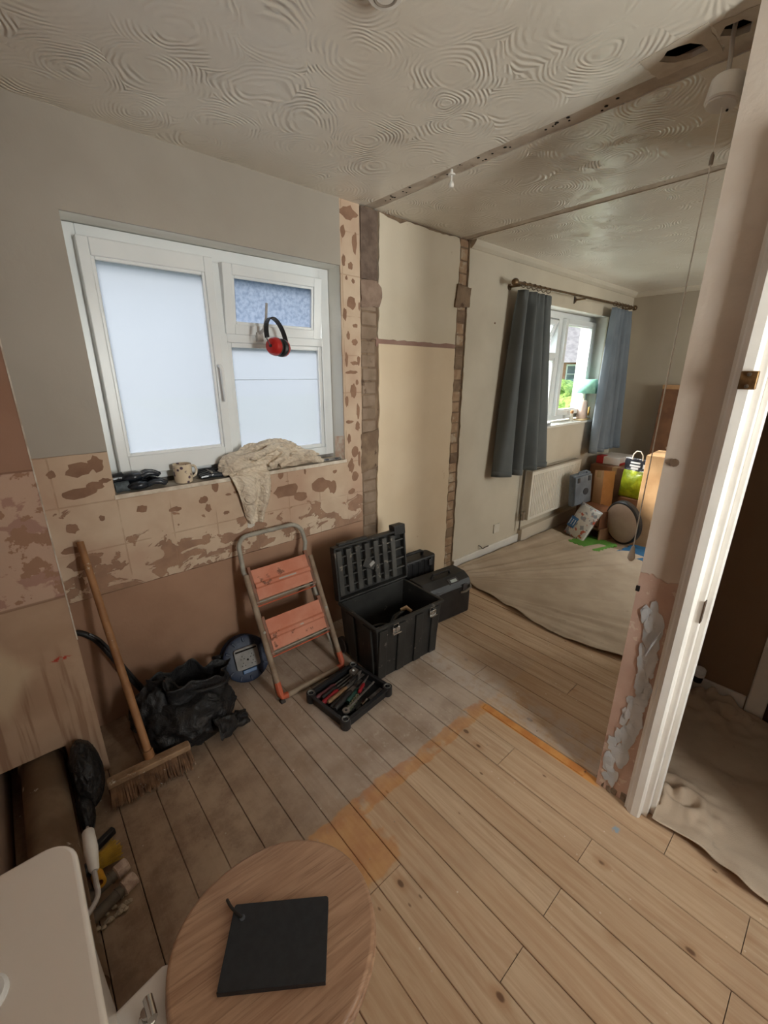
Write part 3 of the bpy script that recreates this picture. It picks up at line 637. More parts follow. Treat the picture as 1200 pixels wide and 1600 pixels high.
# reveals and sill
REV = mat_paint('white_reveal_paint', (236, 234, 226), (228, 224, 214), .5)
def reveals(x0, x1, z0, z1, name, sx=.0):
    o = MB().bx(x0-.007, x0, W+.0125, 2.29, z0, z1+.007).build(name, REV, smooth=False); struct(o)
    MB().bx(x1, x1+.007, W+.0125, 2.29, z0, z1+.007).build('reveal_side', REV, o, smooth=False)
    MB().bx(x0, x1, W+.0125, 2.29, z1, z1+.007).build('reveal_head', REV, o, smooth=False); return o
r1 = reveals(.29, 1.481, 1.064, 2.082, 'trim_5')
MB().bx(.284, 1.487, W-.002, 2.29, 1.045, 1.064).build('sill', M('rough_sill', (226, 216, 200), (196, 180, 160), 14, .7, bump=.001), r1, bevel=.002, smooth=False)
MB().bx(.29, 1.481, YF-.02, YF+.03, 1.064, 1.086).build('sill_packer', M('grey_sill_packer', (150, 146, 142), (110, 106, 102), 14, .8), r1, smooth=False)
slab(jag([(2.022, 1.066), (2.125, 1.066), (2.12, 1.19), (2.022, 1.20)], .003, .02, 66), [], lambda a, b, d: (1.4798+d, a, b), .0012, 'bare_reveal_patch', M('pinkish_bare_patch', (224, 186, 160), (236, 222, 204), 26, .8), r1)
# far window
w2 = rect_frame(3.35, 4.828, 1.10, 2.095, YF-.02, YF+.045, .06).build('window_2', UPVC, bevel=.003, smooth=False); struct(w2)
MB().bx(4.075, 4.145, YF-.02, YF+.045, 1.16, 2.035).build('mullion', UPVC, w2, bevel=.003, smooth=False)
MB().bx(3.41, 4.075, YF-.02, YF+.045, 1.69, 1.74).build('transom', UPVC, w2, bevel=.003, smooth=False)
sash(4.140, 4.775, 1.150, 2.045, YF-.035, .06, w2, CLEAR)
fl = rect_frame(3.41, 4.075, 1.16, 1.69, YF-.015, YF+.025, .022).build('fixed_light', UPVC, w2, bevel=.004, smooth=False)
MB().bx(3.428, 4.06, YF, YF+.008, 1.175, 1.675).build('glass_pane', CLEAR, fl, smooth=False)
v2 = sash(3.42, 4.07, 1.74, 2.03, YF+.0, .05, w2, CLEAR, 'vent_sash')
o0 = ORG[v2.name]; piv = Vector((0, YF, 2.03)); rot = Matrix.Rotation(math.radians(22), 4, 'X')
v2.matrix_local = Matrix.Translation(piv-o0) @ rot @ Matrix.Translation(-(piv-o0))
r2 = reveals(3.35, 4.83, 1.085, 2.10, 'trim_6')
MB().bx(3.33, 4.86, W-.022, 2.29, 1.062, 1.085).build('sill', REV, r2, bevel=.004, smooth=False)
# unseen rear windows, added as openings for the fill lamps
for x0, x1, z0, z1, nm in ((.72, 1.41, .90, 2.08, 'window_3'), (3.3, 4.5, 1.0, 2.08, 'window_4')):
    o = rect_frame(x0, x1, z0, z1, -1.34, -1.28, .05).build(nm, UPVC, smooth=False); struct(o)
    MB().bx((x0+x1)/2-.025, (x0+x1)/2+.025, -1.34, -1.28, z0+.05, z1-.05).build('mullion', UPVC, o, smooth=False)
    MB().bx(x0+.05, x1-.05, -1.312, -1.308, z0+.05, z1-.05).build('glass_pane', CLEAR, o, smooth=False)
#PART3
# ---------------------------------------------------------------- outside the far window
GR = M('lawn_green', (128, 152, 84), (96, 124, 62), 2, .9)
struct(MB().bx(7, 60, 3.2, 40, -.75, -.6).build('trim_ground', GR, smooth=False))
struct(MB().bx(-40, 7, 2.4, 40, -.75, -.6).build('trim_patio', M('pale_patio_paving', (142, 154, 142), (130, 144, 130), 1, .9), smooth=False))
hs = thing('house', 'pale brick bungalow with grey roof seen through the far window', 'house', (27, 13.5, -.6))
yaw_h = rz(math.radians(26)); HM = Matrix.Translation((27, 13.5, -.6)) @ yaw_h.to_4x4()
def hb_(): return MB(HM)
hb_().bx(-.0, 6, -15, 15, 0, 2.9).build('wall', M('orange_brick', (206, 150, 118), (188, 128, 98), 4, .9), hs, smooth=False)
mb = hb_(); mb.add([(-.5, -15.5, 2.8), (-.5, 15.5, 2.8), (6.5, 15.5, 2.8), (6.5, -15.5, 2.8), (3, -15.5, 5.2), (3, 15.5, 5.2)], [(0, 1, 5, 4), (3, 4, 5, 2), (0, 4, 3), (1, 2, 5), (0, 3, 2, 1)])
mb.build('roof', M('grey_roof_tiles', (150, 146, 148), (128, 124, 128), 3, .9), hs, smooth=False)
for yy in (-4.5, -1.0, 2.5, 5.5):
    f = MB(HM); f.bx(-.12, .0, yy-.9, yy+.9, 1.5, 1.6); f.bx(-.12, 0, yy-.9, yy+.9, 2.6, 2.7)
    for q in (-.9, -.33, .25, .82): f.bx(-.12, 0, yy+q, yy+q+.08, 1.6, 2.6)
    f.bx(-.12, 0, yy-.9, yy+.9, 2.1, 2.15); fo = f.build('window', UPVC, hs, smooth=False)
    MB(HM).bx(-.05, .01, yy-.82, yy+.82, 1.6, 2.6).build('pane', M('dark_pane', (120, 132, 142), rough=.1), fo, smooth=False)
LEAF = M('bright_hedge_leaves', (150, 178, 88), (96, 132, 54), 9, .8, bump=.05, bscale=8)
for i, (x, y, r) in enumerate(((14.2, 6.4, 1.0), (17.6, 9.2, 1.3), (12.4, 4.6, .7))):
    o = MB().blob((x, y, -.6+r*.72), (r, r, r*.78), .28, 7, 30+i, 4, floor=-.6).build('bush', LEAF)
    tag(o, ['rounded sunlit green bush in the middle of the garden outside', 'larger green bush nearest the bungalow outside', 'smaller green bush closest to the far window outside'][i], 'bush', 'bushes in the garden')

# ---------------------------------------------------------------- curtains and rail
RODM = M('antique_brass_rod', (128, 104, 78), (96, 76, 56), 20, .4, .7)
rod = thing('curtain_rail', 'antique brass curtain rail above the far window', 'curtain rail', (4.06, 1.92, 2.19))
ZR = 2.195
MB().tube([(2.97, 1.92, ZR-.022), (4.06, 1.92, ZR-.004), (5.17, 1.92, ZR+.012)], .011, 10).build('pole', RODM, rod)
for x, dz in ((2.95, -.022), (5.19, .012)):
    MB().lathe([(0, -.03), (.016, -.028), (.024, -.015), (.026, 0), (.02, .014), (.012, .02), (.012, .03)], (x, 1.92, ZR+dz), ry(PI/2 if x < 4 else -PI/2), 14).build('finial', RODM, rod)
for x, dz in ((3.02, -.022), (4.06, -.005), (5.13, .012)):
    b = MB().tube([(x, 1.92, ZR+dz-.012), (x, 1.97, ZR+dz-.012), (x, W, ZR+dz-.012)], .008, 8); b.lathe([(0, 0), (.022, 0), (.022, .006), (0, .008)], (x, W-.001, ZR+dz-.012), rx(PI/2), 12)
    b.build('bracket', RODM, rod)
MB().tube([(3.86, 1.92, ZR-.012), (3.86, 1.92, ZR-.075)], .005, 6).build('draw_hook', M('dark_hook', (60, 48, 40)), rod)
def cloth_translucent(nm, c1, c2):
    g = NM('curtain_cloth_'+nm); p = g.obj(); col = g.mix(g.ss(g.noise(p, 3, 3), .3, .7), s2l(c1), s2l(c2)); g.bump(g.noise(p, 220, 2), .0005); g.fin(col, .85, 0, .2)
    tl = g.n('BsdfTranslucent'); g.set(tl, 0, col); ms = g.n('MixShader'); ms.inputs[0].default_value = .25
    g.t.links.new(g.b.outputs[0], ms.inputs[1]); g.t.links.new(tl.outputs[0], ms.inputs[2]); g.t.links.new(ms.outputs[0], g.o.inputs[0]); return g.m
def curtain(name, label, t0, t1, b0, b1, zt, zb, nf, seed, col1, col2, ringx):
    rr = random.Random(seed); ph = rr.random()*6
    FABm = cloth_translucent(name+'_%d' % seed, col1, col2)
    root = thing(name, label, 'curtain', ((b0+b1)/2, 1.92, zb), 'curtains at the far window')
    def fn(u, v):
        x0 = t0+(b0-t0)*v; x1 = t1+(b1-t1)*v
        amp = .026+.040*v; uu = u+.02*math.sin(5*u+ph)*v
        f = math.sin(2*PI*nf*uu+ph)+.35*math.sin(2*PI*nf*1.7*uu+1+2*v)
        y = 1.915+amp*f*(.75+.25*math.sin(3*u+ph)); x = x0+(x1-x0)*u+.25*amp*math.cos(2*PI*nf*uu+ph)
        if v < .06: y = 1.92+(y-1.92)*.8+.006*math.sin(2*PI*nf*3*u)
        y = min(y, W-.012)
        return (x, y, zt+(zb-zt)*v+.006*math.sin(9*u+ph)*v)
    MB().grid(fn, 130, 50).build('drape', FABm, root, sol=.003, angle=80)
    def hem(u, v):
        x, y, z = fn(u, 1); return (x, y-.003, z+.045*v)
    MB().grid(hem, 100, 2).build('hem', FABm, root, sol=.004, angle=80)
    for k in range(6):
        x = ringx[0]+(ringx[1]-ringx[0])*k/5
        MB().tube([(x, 1.92+.019*math.cos(a*PI/8), zt+.035+.019*math.sin(a*PI/8)) for a in range(16)], .0028, 6, close=True).build('ring', RODM, root)
    return root
curtain('curtain', 'dark slate blue curtain hanging left of the far window', 3.03, 3.47, 2.915, 3.70, 2.135, .74, 4.0, 3, (122, 126, 126), (110, 114, 114), (3.06, 3.42))
curtain('curtain', 'blue grey curtain right of the far window, next to the corner', 4.66, 5.11, 4.62, 5.34, 2.165, .745, 4.6, 9, (140, 149, 158), (126, 135, 145), (4.70, 5.08))

# ---------------------------------------------------------------- radiator
RADM = M('white_radiator_enamel', (226, 220, 208), (218, 210, 196), 3, .35)
ra = thing('radiator', 'white panel radiator on the wall under the far window', 'radiator', (4.0, 1.94, .22))
MB().bx(3.50, 4.46, 1.918, 1.932, .24, .70).build('front_panel', RADM, ra, bevel=.004, smooth=False)
mb = MB()
for i in range(29): mb.prism([(3.53+.032*i, 1.912), (3.545+.032*i, 1.912), (3.548+.032*i, 1.919), (3.527+.032*i, 1.919)], .27, .67)
mb.build('convector_ribs', RADM, ra, bevel=.002)
MB().bx(3.50, 4.46, 1.975, 1.985, .24, .70).build('rear_panel', RADM, ra, smooth=False)
mb = MB()
for i in range(40): mb.bx(3.51+.0238*i, 3.52+.0238*i, 1.925, 1.98, .700, .706)
mb.bx(3.50, 4.46, 1.918, 1.926, .70, .712); mb.bx(3.50, 4.46, 1.978, 1.986, .70, .712)
mb.build('top_grille', M('grille_grey', (176, 166, 152)), ra, smooth=False)
MB().bx(3.496, 3.505, 1.918, 1.986, .24, .71).build('side_panel', RADM, ra, bevel=.002)
MB().bx(4.455, 4.464, 1.918, 1.986, .24, .71).build('side_panel', RADM, ra, bevel=.002)
v = MB().lathe([(0, 0), (.014, 0), (.016, .02), (.013, .05), (.018, .055), (.018, .08), (0, .084)], (3.462, 1.95, .245), n=12).build('valve', M('chrome_valve', (170, 160, 150), rough=.3, metal=.7), ra)
MB().tube([(3.462, 1.95, .27), (3.50, 1.95, .27)], .008, 8).build('tail_pipe', M('chrome_valve', (170, 160, 150)), v)
MB().tube([(3.462, 1.975, .135), (3.462, 1.972, .70), (3.462, 1.972, 1.0)], .007, 8).build('feed_pipe', M('painted_pipe', (120, 110, 98), rough=.5), ra)
MB().bx(3.70, 3.74, 1.985, W, .3, .6).build('bracket', RADM, ra); MB().bx(4.22, 4.26, 1.985, W, .3, .6).build('bracket', RADM, ra)

# wall odds and ends
so = MB().rrect((3.135, .227), (.086, .086), .008, 0, .008, Matrix.Translation((0, W-.008, 0)) @ Matrix.Rotation(PI/2, 4, 'X') @ Matrix.Scale(-1, 4, (0, 0, 1)))
so = MB().bx(3.092, 3.178, W-.009, W, .184, .270).build('wall_socket', M('white_plastic', (222, 214, 200), rough=.35), bevel=.003)
tag(so, 'small white blank plate low on the wall under the left curtain', 'socket plate')
o = MB().tube([(2.885, W-.002, .125), (2.89, W-.02, .12), (2.905, W-.03, .10), (2.93, W-.02, .088), (2.96, W-.012, .088), (3.02, W-.012, .088)], .004, 6).build('wire_stub', M('dark_wire', (70, 56, 46)), None)
tag(o, 'short dark wire poking out of the far room wall above the skirting', 'wire')
o = MB().lathe([(0, 0), (.005, 0), (.007, .004), (0, .008)], (2.872, W, 1.905), rx(PI/2), 8).build('wall_plug', M('brown_wall_plug', (128, 92, 70)), None)
tag(o, 'tiny brown wall plug in the plaster left of the dark curtain', 'wall plug')

# items on the far sill
ZS = 1.085
lp = thing('table_lamp', 'pale pink lamp with mint green shade on the far window sill', 'lamp', (4.66, 2.075, ZS))
MB().lathe([(0, 0), (.050, 0), (.054, .012), (.052, .10), (.046, .17), (.040, .185), (0, .186)], (4.66, 2.075, ZS), n=24).build('base', M('pale_pink_ceramic', (232, 208, 196), (224, 196, 182), 12, .4), lp)
MB().tube([(4.66, 2.075, ZS+.18), (4.66, 2.075, ZS+.29)], .008, 8).build('stem', M('white_plastic', (222, 214, 200)), lp)
MB().lathe([(.100, .26), (.085, .40)], (4.66, 2.05, ZS), n=28).build('lamp_shade', M('mint_green_shade', (150, 204, 184), (136, 192, 172), 30, .8), lp, sol=.003)
MB().lathe([(0, 0), (.018, 0), (.02, .03), (.01, .05), (0, .055)], (4.66, 2.06, ZS+.28), n=12).build('bulb', UPVC, lp)
o = MB().rrect((4.62, 2.05), (.24, .10), .02, ZS, ZS+.012).build('tray', M('light_wood_tray', (206, 178, 132), rough=.5), bevel=.002); tag(o, 'narrow light wood tray along the front of the far sill', 'tray')
for o in (lp,):
    o.location.z += .012; ORG[o.name] = Vector(o.location)
fg = thing('figurine', 'small cream figurine with brown hair on the far sill', 'ornament', (4.40, 2.06, ZS))
MB().lathe([(0, 0), (.022, 0), (.024, .01), (.016, .05), (.012, .075), (0, .08)], (4.40, 2.06, ZS), n=16).build('body', M('cream_ornament', (232, 222, 204), rough=.5), fg)
MB().lathe([(0, 0), (.012, .004), (.017, .018), (.014, .032), (0, .038)], (4.40, 2.06, ZS+.074), n=14).build('head', M('ornament_hair', (176, 128, 84), rough=.6), fg)
cd = thing('candle', 'ochre candle in a pale holder right of the mint lamp', 'candle', (4.745, 2.04, ZS+.012))
MB().lathe([(0, 0), (.02, 0), (.022, .012), (.014, .02), (.014, .03), (0, .03)], (4.745, 2.04, ZS+.012), n=14).build('holder', M('cream_ornament', (232, 222, 204)), cd)
MB().lathe([(0, 0), (.011, 0), (.011, .08), (.004, .09), (0, .09)], (4.745, 2.04, ZS+.04), n=12).build('wax', M('ochre_wax', (206, 164, 88), rough=.5), cd)
MB().tube([(4.745, 2.04, ZS+.13), (4.746, 2.04, ZS+.142)], .0015, 5).build('wick', BLACK_VOID, cd)
pp = thing('magazine', 'small pile of grey magazines on the far sill by the dark curtain', 'magazine', (3.72, 2.03, ZS))
for k, c in enumerate(((196, 198, 204), (150, 154, 164), (224, 224, 226))):
    MB().box((3.72+.01*k, 2.035, ZS+.006+.011*k), (.20, .13, .010), rz(.1*k)).build('booklet', M('booklet_%s' % 'abc'[k], c, rough=.4), pp, bevel=.001)

# ---------------------------------------------------------------- far room clutter
CARD = M('cardboard', (186, 144, 104), (170, 128, 90), 5, .85, bump=.0006, bscale=90)
CARD_D = M('dark_cardboard', (132, 92, 64), (112, 76, 54), 5, .85, bump=.0006)
CARD_L = M('light_cardboard', (206, 166, 124), (192, 150, 108), 5, .85, bump=.0006, bscale=90)
TAPE = M('parcel_tape', (176, 140, 98), rough=.25)
def carton(name, label, c, d, yaw, mat, tape=True, tilt=None, group=None):
    """closed cardboard box: body, two top flaps with a gap, tape strip"""
    base = Matrix.Translation(c) @ rz(yaw).to_4x4()
    if tilt: base = base @ tilt.to_4x4()
    t = thing(name, label, 'box', c, group); x, y, z = d
    MB(base).bx(-x/2, x/2, -y/2, y/2, 0, z-.004).build('body', mat, t, bevel=.003, smooth=False)
    MB(base).bx(-x/2, x/2, -y/2, -.0015, z-.004, z).build('flap', mat, t, bevel=.001, smooth=False)
    MB(base).bx(-x/2, x/2, .0015, y/2, z-.004, z).build('flap', mat, t, bevel=.001, smooth=False)
    if tape: 
        m = MB(base); m.bx(-x/2-.001, x/2+.001, -.025, .025, z, z+.001); m.bx(-x/2-.0012, -x/2-.0004, -.025, .025, z-.07, z); m.build('tape', TAPE, t, smooth=False)
    return t
carton('moving_box', 'tall light cardboard carton right, sunlit top, behind the pull cord', (4.46, 1.06, 0), (.40, .42, .86), .06, CARD_L)
# cut corner lines on its face
carton('moving_box', 'large dark brown carton behind the green bag in the corner', (4.94, 1.66, 0), (.50, .50, .62), 0, CARD_D)
sm = thing('storage_box', 'small red and white box lying on the dark brown carton', 'box', (4.98, 1.78, .622))
MB().bx(4.80, 5.16, 1.66, 1.90, .622, .70).build('body', M('white_card_box', (232, 222, 214), rough=.5), sm, bevel=.004, smooth=False)
MB().bx(4.797, 4.92, 1.83, 1.903, .622, .702).build('red_end', M('red_card', (176, 44, 44), rough=.5), sm, bevel=.003, smooth=False)
MB().bx(4.797, 5.162, 1.657, 1.66, .622, .645).build('red_band', M('red_card', (176, 44, 44)), sm, smooth=False)
pn = thing('wardrobe_panel', 'tall dark brown cardboard pack standing in the far corner', 'board', (5.265, 1.30, 0))
MB(Matrix.Translation((5.265, 1.30, 0)) @ ry(.05).to_4x4()).bx(-.05, .05, -.22, .24, 0, 1.44).build('body', CARD_D, pn, bevel=.004, smooth=False)
MB(Matrix.Translation((5.265, 1.30, 0)) @ ry(.05).to_4x4()).bx(-.053, .053, -.225, .245, 1.40, 1.445).build('end_cap', CARD, pn, bevel=.003, smooth=False)
for k in range(3): MB(Matrix.Translation((5.265, 1.30, 0)) @ ry(.05).to_4x4()).box((-.0515, .08-.04*k, .80), (.002, .02, .025)).build('print_mark', M('pale_print', (198, 168, 140)), pn, smooth=False)
lc = carton('long_box', 'long narrow cardboard box leaning between grey case and green bag', (4.42, 1.62, .02), (.16, .11, .60), -.35, CARD, tilt=ry(.12) @ rx(-.16))
# grey-blue tool case standing on end against the radiator
tcm = Matrix.Translation((4.20, 1.77, .30)) @ rz(-.3).to_4x4() @ ry(-.12).to_4x4()
GC = M('blue_grey_case_plastic', (104, 112, 122), (88, 96, 106), 9, .5)
tcs = thing('power_tool_case', 'blue grey plastic tool case standing on boxes by the radiator', 'tool case', (4.20, 1.77, .30))
MB(tcm).rrect((0, 0), (.24, .06), .02, 0, .32).build('shell', GC, tcs, bevel=.006)
MB(tcm).rrect((0, -.035), (.22, .03), .01, .015, .305).build('lid', GC, tcs, bevel=.006)
MB(tcm).tube([(-.06, -.03, .32), (-.05, -.03, .345), (.05, -.03, .345), (.06, -.03, .32)], .008, 8).build('carry_handle', GC, tcs)
for x in (-.07, .07): MB(tcm).box((x, -.052, .27), (.03, .008, .05)).build('latch', M('dark_latch', (48, 52, 60), rough=.4), tcs, bevel=.002)
MB(tcm).lathe([(0, 0), (.035, 0), (.035, .004), (0, .004)], (.03, -.05, .14), rx(PI/2), 20).build('round_badge', M('dark_latch', (48, 52, 60)), tcs)
# open wooden boxes stacked on the floor
WDB = M('reddish_brown_wood', (128, 84, 58), (100, 64, 44), 7, .55, bump=.0006)
def crate(name, label, c, d, yaw, mat):
    base = Matrix.Translation(c) @ rz(yaw).to_4x4(); t = thing(name, label, 'wooden box', c, 'small wooden boxes in the far room'); x, y, z = d; k = .012
    MB(base).bx(-x/2, x/2, -y/2, y/2, 0, k).build('bottom', mat, t, bevel=.001, smooth=False)
    MB(base).bx(-x/2, x/2, -y/2, y/2, z-k, z).build('top', mat, t, bevel=.001, smooth=False)
    MB(base).bx(x/2-k, x/2, -y/2, y/2, k, z-k).build('back', mat, t, smooth=False)
    for s_ in (-1, 1): MB(base).bx(-x/2, x/2-k, s_*y/2-(k if s_ > 0 else 0), s_*y/2+(0 if s_ > 0 else k), k, z-k).build('side', mat, t, smooth=False)
    return base, t
crate('wooden_box', 'low open wooden box on the floor behind the patterned bag', (4.25, 1.62, 0), (.22, .34, .12), -.28, M('pale_brown_wood', (150, 112, 84), (128, 92, 66), 7, .55))
b_, t_ = crate('wooden_box', 'reddish wooden box stacked on the low open box', (4.27, 1.61, .12), (.24, .30, .17), -.32, WDB)
MB(b_).bx(-.11, -.10, -.135, .135, .02, .15).build('drawer_front', M('orange_brown_wood', (150, 98, 60), (128, 80, 50), 7, .5), t_, bevel=.002, smooth=False)
# round mirror / disc leaning
dm = Matrix.Translation((4.20, 1.33, .215)) @ rz(-.28).to_4x4() @ ry(math.radians(-98)).to_4x4() @ Matrix.Diagonal((1, .82, 1, 1))
ds = thing('round_stool_top', 'large round pale padded disc with black rim leaning on cartons', 'disc', (4.20, 1.33, 0))
MB(dm).lathe([(0, -.03), (.205, -.03), (.215, -.02), (.215, .02), (.205, .03), (.19, .032)], n=48).build('rim', M('black_rubber_rim', (44, 40, 38), (34, 31, 30), 9, .5), ds)
MB(dm).lathe([(0, .036), (.10, .036), (.19, .033), (.20, .028)], n=48).build('disc_face', M('pale_taupe_face', (190, 166, 148), (172, 148, 130), 3, .35), ds)
# green and black carrier bag with white handle
gb = Matrix.Translation((4.60, 1.42, .36)) @ rz(-.15).to_4x4()
bg_ = thing('carrier_bag', 'lime green and black carrier bag with white loop handle', 'bag', (4.60, 1.42, 0))
def bagf(u, v, s_):
    y = -.14+.28*u; z = .40*v; pf = .055*math.sin(PI*min(1, v*1.25+.05))*math.sin(PI*u)**.5
    return (s_*(pf+.004)+.008*noise.noise(Vector((u*6, v*6, s_))), y*(1-.12*v)+.01*noise.noise(Vector((v*5, u*4, 3+s_))), z)
bm_ = MB(gb); 
for s_ in (-1, 1): bm_.grid(lambda u, v: bagf(u, v, s_), 24, 24)
g = NM('lime_bag_print'); x_, y_, z_ = g.xyz(g.pos())
colb = g.mix(g.ss(g.noise(g.pos(), 14, 3), .4, .6), s2l((176, 192, 44)), s2l((146, 164, 32))); colb = g.mix(g.math('GREATER_THAN', g.math('ADD', z_, g.math('MULTIPLY', g.noise(g.pos(), 9, 2), .03)), .655), colb, s2l((34, 36, 44)))
g.bump(g.noise(g.pos(), 24, 4), .006)
bm_.build('bag_body', g.fin(colb, .35), bg_, sol=.001, angle=80)
MB().bx(4.54, 4.66, 1.32, 1.52, 0, .36).build('bag_stand', CARD_D, bg_, smooth=False)
MB(gb).tube([(-.03, -.05, .39), (-.03, -.045, .44), (-.03, -.02, .475), (-.03, .02, .475), (-.03, .045, .44), (-.03, .05, .39)], .006, 8).build('loop_handle', M('white_plastic', (222, 214, 200)), bg_)
for (y0, z0, w0, h0) in ((0, .365, .09, .016), (0, .335, .10, .018), (0, .31, .07, .02), (-.10, .34, .05, .04)):
    MB(gb).box((-.058, y0, z0), (.004, w0, h0)).build('white_print', M('white_print', (222, 224, 228), rough=.4), bg_, bevel=.001)
# white patterned bag in front
pb = Matrix.Translation((4.02, 1.70, .0)) @ rz(-.35).to_4x4() @ ry(.42).to_4x4() @ rx(.16).to_4x4()
pk = thing('laundry_bag', 'white plastic bag with grey and red pattern and blue patch', 'bag', (4.02, 1.70, 0))
g = NM('patterned_white_plastic'); p = g.obj()
c0 = g.mix(g.ss(g.noise(p, 16, 3), .53, .56), s2l((216, 212, 206)), s2l((150, 152, 158))); c0 = g.mix(g.ss(g.noise(g.mapping(p, (1, 1, 1), (4, 2, 7)), 19, 3), .60, .62), c0, s2l((190, 96, 72)))
g.bump(g.noise(p, 18, 4), .006)
mb = MB(pb)
for s_ in (-1, 1):
    mb.grid(lambda u, v: (s_*(.004+.045*math.sin(PI*v)**.6*math.sin(PI*u)**.6)+.006*noise.noise(Vector((u*5, v*5, s_*2))), -.13+.26*u*(1-.0*v), .34*v), 24, 26)
mb.build('bag_body', g.fin(c0, .35), pk, sol=.001, angle=80)
mb = MB(pb); mb.grid(lambda u, v: (-.048-.004*math.sin(PI*v), .02+.09*u, .08+.11*v), 6, 6); mb.build('blue_patch', M('blue_print', (70, 118, 168), (54, 96, 150), 24, .4), pk, sol=.002)
for k in range(3): MB(pb).tube([(-.055, .035+.03*k, .105), (-.055, .035+.03*k, .165)], .004, 6).build('white_stroke', M('white_print', (222, 224, 228)), pk)
MB(pb).bx(-.006, .006, -.132, .132, .335, .350).build('seal_strip', M('white_print', (222, 224, 228)), pk, bevel=.003)

# foam floor tiles with toothed edges
def foam(name, label, x0, y0, s_, mat, yaw):
    pts = []; n = 6
    def edge(a, b):
        a, b = Vector(a), Vector(b); d = b-a; nn = Vector((-d.y, d.x)).normalized()
        for i in range(n):
            for t, o in ((i/n, 0), ((i+.30)/n, 0), ((i+.25)/n, .012), ((i+.75)/n, .012), ((i+.70)/n, 0)): pts.append(a+d*t-nn*o)
    q = [(0, 0), (s_, 0), (s_, s_), (0, s_)]
    for i in range(4): edge(q[i], q[(i+1) % 4])
    m = Matrix.Translation((x0, y0, 0)) @ rz(yaw).to_4x4()
    o = MB(m).prism([(p.x, p.y) for p in pts], .001, .013).build(name, mat, None, smooth=False); tag(o, label, 'foam mat', 'foam play mats'); return o
foam('foam_mat', 'lime green interlocking foam mat peeping out behind the dust sheet', 3.82, 1.38, .30, M('green_foam', (98, 150, 62), (86, 136, 52), 9, .7), -.2)
foam('foam_mat', 'blue interlocking foam mat in front of the tall carton', 3.86, .64, .62, M('blue_foam', (52, 104, 142), (42, 90, 128), 9, .7), -.12)

# ---------------------------------------------------------------- dust sheets
def mat_cloth(name, c1, c2, w1=230, bump=.0007):
    g = NM(name); p = g.obj(); col = g.mix(g.ss(g.noise(p, 4, 4), .3, .7), s2l(c1), s2l(c2))
    col = g.mix(g.math('MULTIPLY', g.ss(g.noise(p, 14, 5, .7), .62, .70), .5), col, s2l(tuple(int(x*.78) for x in c1)))
    g.bump(g.math('ADD', g.noise(p, w1, 2), g.math('MULTIPLY', g.noise(p, 22, 4), 2.0)), bump); return g.fin(col, .92, 0, .15)
SHEET = mat_cloth('cotton_dust_sheet', (188, 170, 150), (174, 155, 135))
def far_sheet(u, v):
    # quad corners: near-left, near-right (front edge), far-right, far-left
    a, b, c, d = Vector((2.42, 1.985)), Vector((2.40, .42)), Vector((4.0, .42)), Vector((4.02, 1.93))
    p = a.lerp(b, u)*(1-v)+d.lerp(c, u)*v
    p.x += (.04*math.sin(u*7)-.06*math.sin(PI*u))*(1-v)+(.02*noise.noise(Vector((u*4, 0, 2))))*v
    q = Vector((p.x, p.y, 0)); dx = p.x-2.55; dy = 1.98-p.y; ang = math.atan2(dy, dx+.25); rad = math.hypot(dx+.25, dy)
    fold = max(0, noise.noise(Vector((ang*9, rad*.7, 4))))**1.2*.075*math.exp(-rad*1.0)
    fold += max(0, noise.noise(Vector((p.y*7+p.x*2.4+.3*math.sin(p.x*3), p.x*1.1, 1))))*.018
    fold += .016*max(0, noise.noise(Vector((ang*17, rad, 7))))
    e = max(0, 1-abs(u)*9)*.035+max(0, 1-v*22)*.012
    hgt = .006+fold+e*(.5+.6*noise.noise(Vector((p.x*6, p.y*6, 5))))
    return (p.x, min(p.y, W-.055 if p.x > 3.5 else W-.022), hgt)
o = MB().grid(far_sheet, 190, 170).build('dust_sheet', SHEET, None, sol=.002, angle=80); tag(o, 'large beige dust sheet covering the far room floor', 'dust sheet')
def hall_sheet(u, v):
    y = .300-1.5*u; wav = .03*noise.noise(Vector((y*5, 0, 0)))+.012*noise.noise(Vector((y*15, 0, 3)))
    x0 = 1.462+wav+.03*max(0, 1-abs(y-.12)*9)*0; x1 = 2.352; x = x0+(x1-x0)*v
    if y > .19: x = max(x, 1.60)
    h = .006+.050*max(0, noise.noise(Vector((x*3.2+y*1.2, y*1.1+x*.8, 9))))+.02*max(0, noise.noise(Vector((x*9, y*3, 2))))
    cr = math.exp(-((v)*14)**1.0); h += .035*cr*(.5+noise.noise(Vector((y*9, x*9, 1))))+.004
    h += .075*math.exp(-((x-2.30)/.10)**2-((y-.20)/.14)**2)*(.6+noise.noise(Vector((x*22, y*22, 4))))
    h += .05*math.exp(-((x-1.62)/.08)**2-((y-.14)/.10)**2)*(.5+noise.noise(Vector((x*24, y*24, 4))))
    return (x, y, max(.004, h))
o = MB().grid(hall_sheet, 200, 110).build('dust_sheet', mat_cloth('hall_dust_sheet', (194, 176, 156), (178, 158, 138)), None, sol=.003, angle=80); tag(o, 'creased beige dust sheet on the hall floor beyond the doorway', 'dust sheet')
wv = thing('radiator_valve', 'white ribbed thermostatic valve low on the dark hall wall', 'valve', (2.325, .27, .10))
MB().tube([(2.36, .29, .135), (2.325, .275, .135)], .007, 8).build('tail_pipe', M('chrome_valve', (170, 160, 150)), wv)
MB().lathe([(0, .035), (.024, .035), (.026, .045), (.023, .05), (.026, .056), (.023, .062), (.026, .068), (.022, .075), (0, .078)], (2.325, .27, .10), n=18).build('thermostat_head', UPVC, wv)
MB().lathe([(0, 0), (.018, 0), (.02, .015), (.02, .035), (0, .035)], (2.325, .27, .10), n=16).build('valve_body', M('dark_navy_plastic', (30, 32, 44), rough=.4), wv)

